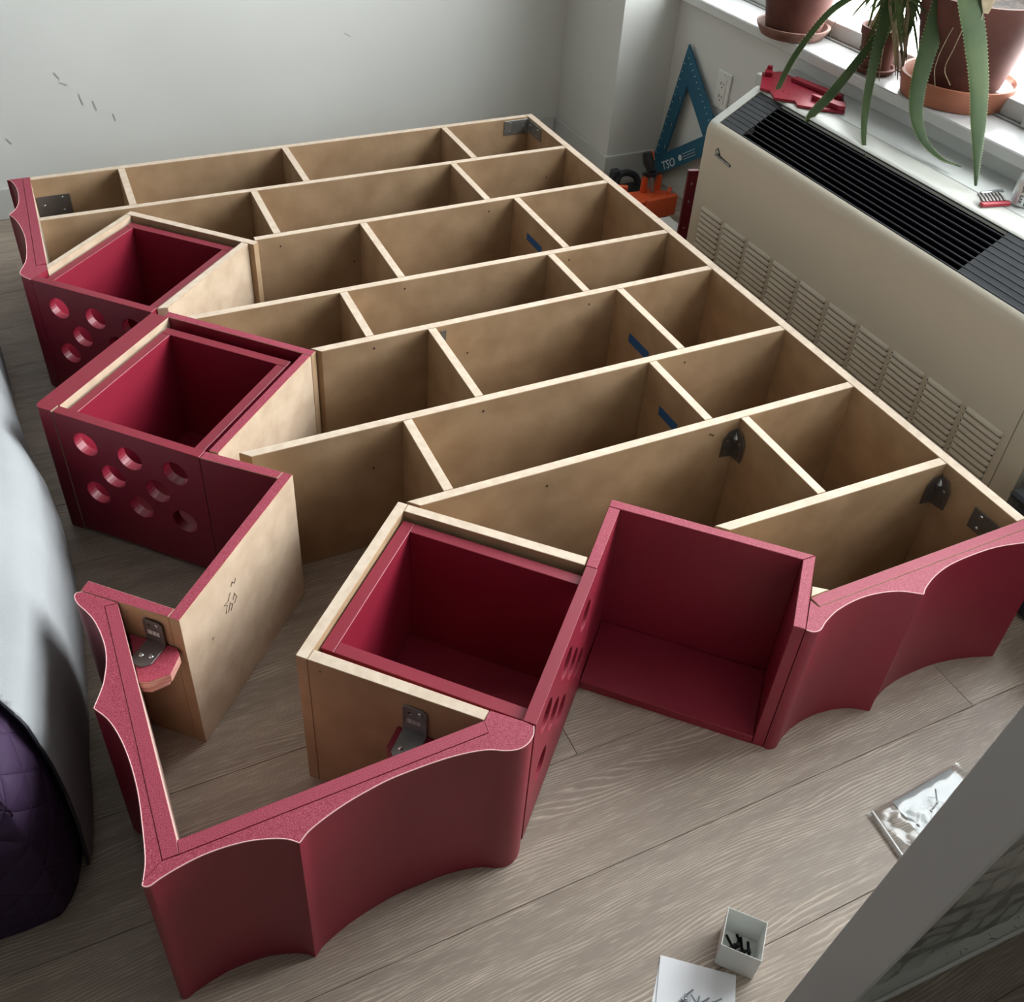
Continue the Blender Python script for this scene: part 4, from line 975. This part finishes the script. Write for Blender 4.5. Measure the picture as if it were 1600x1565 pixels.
for k in range(14):
    u = random.uniform(0.05, 0.40); d_ = random.uniform(0.012, 0.045); p = CO + CU * u + CD * d_ + CS * 0.0166
    tube(bm, [p, p + Vector((random.uniform(-.006, .006), random.uniform(-.006, .006), 0.0005))], 0.0004, 4)
o = obj('debris', bm, M['blackprint'], case); o['kind'] = 'stuff'

# ------------------------------------------------------------------ small things on the floor
bn = thing('parts_cup', 'small square white plastic cup holding black screws on the floor', 'cup', (0.627, 0.397, 0))
cup = [(0.628, 0.4355), (0.6665, 0.396), (0.6275, 0.3575), (0.5885, 0.3975)]
cc = (0.6277, 0.3966)
def scl(pts, f): return [(cc[0] + (x - cc[0]) * f, cc[1] + (y - cc[1]) * f) for x, y in pts]
bm = new()
lv4 = [[bm.verts.new((x, y, z)) for x, y in scl(cup, f)] for f, z in ((0.95, 0.0), (1.0, 0.06), (0.955, 0.06), (0.90, 0.0025))]
bm.faces.new(lv4[0]); bm.faces.new(lv4[3][::-1])
for a, b_ in zip(lv4[:-1], lv4[1:]):
    for k in range(4): bm.faces.new((a[k], a[(k + 1) % 4], b_[(k + 1) % 4], b_[k]))
bmesh.ops.recalc_face_normals(bm, faces=bm.faces)
obj('cup', bm, M['white'], bn, bevel=0.0012, smooth=0.7)

def screw_mesh(name, L, r, m):
    bm = new(); prof = [(0, 0), (r * 2.1, 0), (r * 2.1, 0.0006), (r, r * 1.4)]
    z = r * 1.4; k = 0
    while z < L - 0.002:
        prof += [(r * 0.72, z + 0.0004), (r * 1.02, z + 0.0009)]; z += 0.0011
    prof += [(0, L)]
    lathe(bm, prof, (0, 0, 0), 8)
    me = bpy.data.meshes.new(name); bm.to_mesh(me); bm.free(); me.materials.append(m)
    for p in me.polygons: p.use_smooth = True
    me.set_sharp_from_angle(angle=0.8)
    return me
ms = screw_mesh('short_screw', 0.0150, 0.0014, M['chrome'])
mb = screw_mesh('black_screw', 0.026, 0.0021, M['blackscrew'])
ml = screw_mesh('long_screw', 0.026, 0.0013, M['chrome'])
def put_screw(me, name, loc, yaw, tilt, label, cat, group):
    o = bpy.data.objects.new(name, me); COL.objects.link(o)
    o.location = loc; o.rotation_euler = (0, math.pi / 2 + tilt, yaw)
    return tag(o, label, cat, group)
random.seed(21)
for k in range(9):
    a = random.uniform(0, 6.28); x, y = cc[0] + random.uniform(-0.006, 0.013), cc[1] + random.uniform(-0.014, 0.006)
    put_screw(mb, 'black_screw', (x - 0.008 * math.cos(a), y - 0.008 * math.sin(a), 0.0062 + 0.0028 * (k // 2)), a, random.uniform(-0.15, 0.12), 'black screw lying in the square white cup', 'screw', 'black screws in the cup')
# paper squares
pd = thing('paper_note', 'upper white paper square on the floor under a pile of silver screws', 'paper', (0.54, 0.36, 0))
Pu = Vector((0.083, -0.064, 0)); Pv = Vector((-0.064, -0.083, 0)) * 0.95; P0 = Vector((0.5262, 0.4360, 0.0016))
obj('sheet', obox(new(), P0, Pu, Pv, (0, 0, 0.0006)), M['paper'], pd)
pl = thing('paper_note', 'lower white paper square peeking out under the one with screws', 'paper', (0.54, 0.35, 0))
obj('sheet', obox(new(), P0 + Vector((-0.0005, -0.001, -0.0014)), Vector((0.080, -0.068, 0)), Vector((-0.0735, -0.079, 0)), (0, 0, 0.0006)), M['paper'], pl)
for k in range(60):
    gx, gy = random.gauss(0, 0.017), random.gauss(0, 0.0075)
    c_ = P0 + Pu * 0.52 + Pv * 0.62 + Pu.normalized() * max(-.030, min(.032, gx)) + Pv.normalized() * max(-.02, min(.016, gy))
    a = random.uniform(0, 6.28)
    put_screw(ms, 'short_screw', (c_.x, c_.y, 0.0050 + (0.0026 * (k % 3)) * (1 if abs(gx) < .02 and abs(gy) < .009 else 0)), a, random.uniform(-0.12, 0.12), 'short silver screw in the pile on the white paper square', 'screw', 'silver screws on the paper')
# clear zip bag
bg = thing('zip_bag', 'clear plastic zip bag with a pale card lying beside the grey case', 'bag', (1.02, 0.44, 0))
bm = new(); n1, n2 = 30, 20; gr = []
B0, BU, BV = Vector((0.945, 0.4875, 0)), Vector((0.205, 0.012, 0)), Vector((-0.008, -0.115, 0))
for i in range(n1 + 1):
    c_ = []
    for j in range(n2 + 1):
        u, v = i / n1, j / n2
        wr = 1.0 if (u < 0.30 or u > 0.90) else 0.25
        e_ = min(u, 1 - u, v, 1 - v) * 10
        z = 0.0035 + min(1, e_) * (0.004 + 0.0045 * wr * (math.sin(u * 55 + 6 * math.sin(v * 9)) * math.cos(v * 37 - u * 21)) + 0.0015 * wr * random.uniform(-1, 1))
        c_.append(bm.verts.new(B0 + BU * u + BV * v + Vector((0, 0, max(0.0015, z)))))
    gr.append(c_)
for i in range(n1):
    for j in range(n2): bm.faces.new((gr[i][j], gr[i + 1][j], gr[i + 1][j + 1], gr[i][j + 1]))
bmesh.ops.recalc_face_normals(bm, faces=bm.faces)
obj('film', bm, M['film'], bg, smooth=1.2)
bm = new(); tube(bm, [B0 + Vector((0.008, -0.002, 0.006)), B0 + BV + Vector((0.006, 0, 0.006))], 0.0022, 6); obj('zip_strip', bm, mat('milky_zip', (0.75, 0.76, 0.76), 0.4), bg, smooth=1)
bc = thing('card_slip', 'pale grey card inside the clear zip bag', 'card', (1.06, 0.44, 0))
obj('card', obox(new(), (0.998, 0.4865, 0.0006), (0.134, 0.009, 0), (0.004, -0.095, 0), (0, 0, 0.0008)), M['card'], bc)
for k, (x, y, a) in enumerate([(1.060, 0.470, -1.0), (1.032, 0.461, -0.3), (1.052, 0.456, -2.4), (1.026, 0.449, -2.0), (1.041, 0.449, 0.3), (1.060, 0.455, 0.9)]):
    put_screw(ml, 'long_screw', (x, y, 0.0042 + 0.0006 * k), a, -0.02, 'long steel screw lying on the card in the clear bag', 'screw', 'long screws in the bag')
put_screw(mb, 'black_screw', (1.003, 0.4385, 0.0048), 0.75, 0.0, 'single black screw lying on the card in the clear bag', 'screw', None)
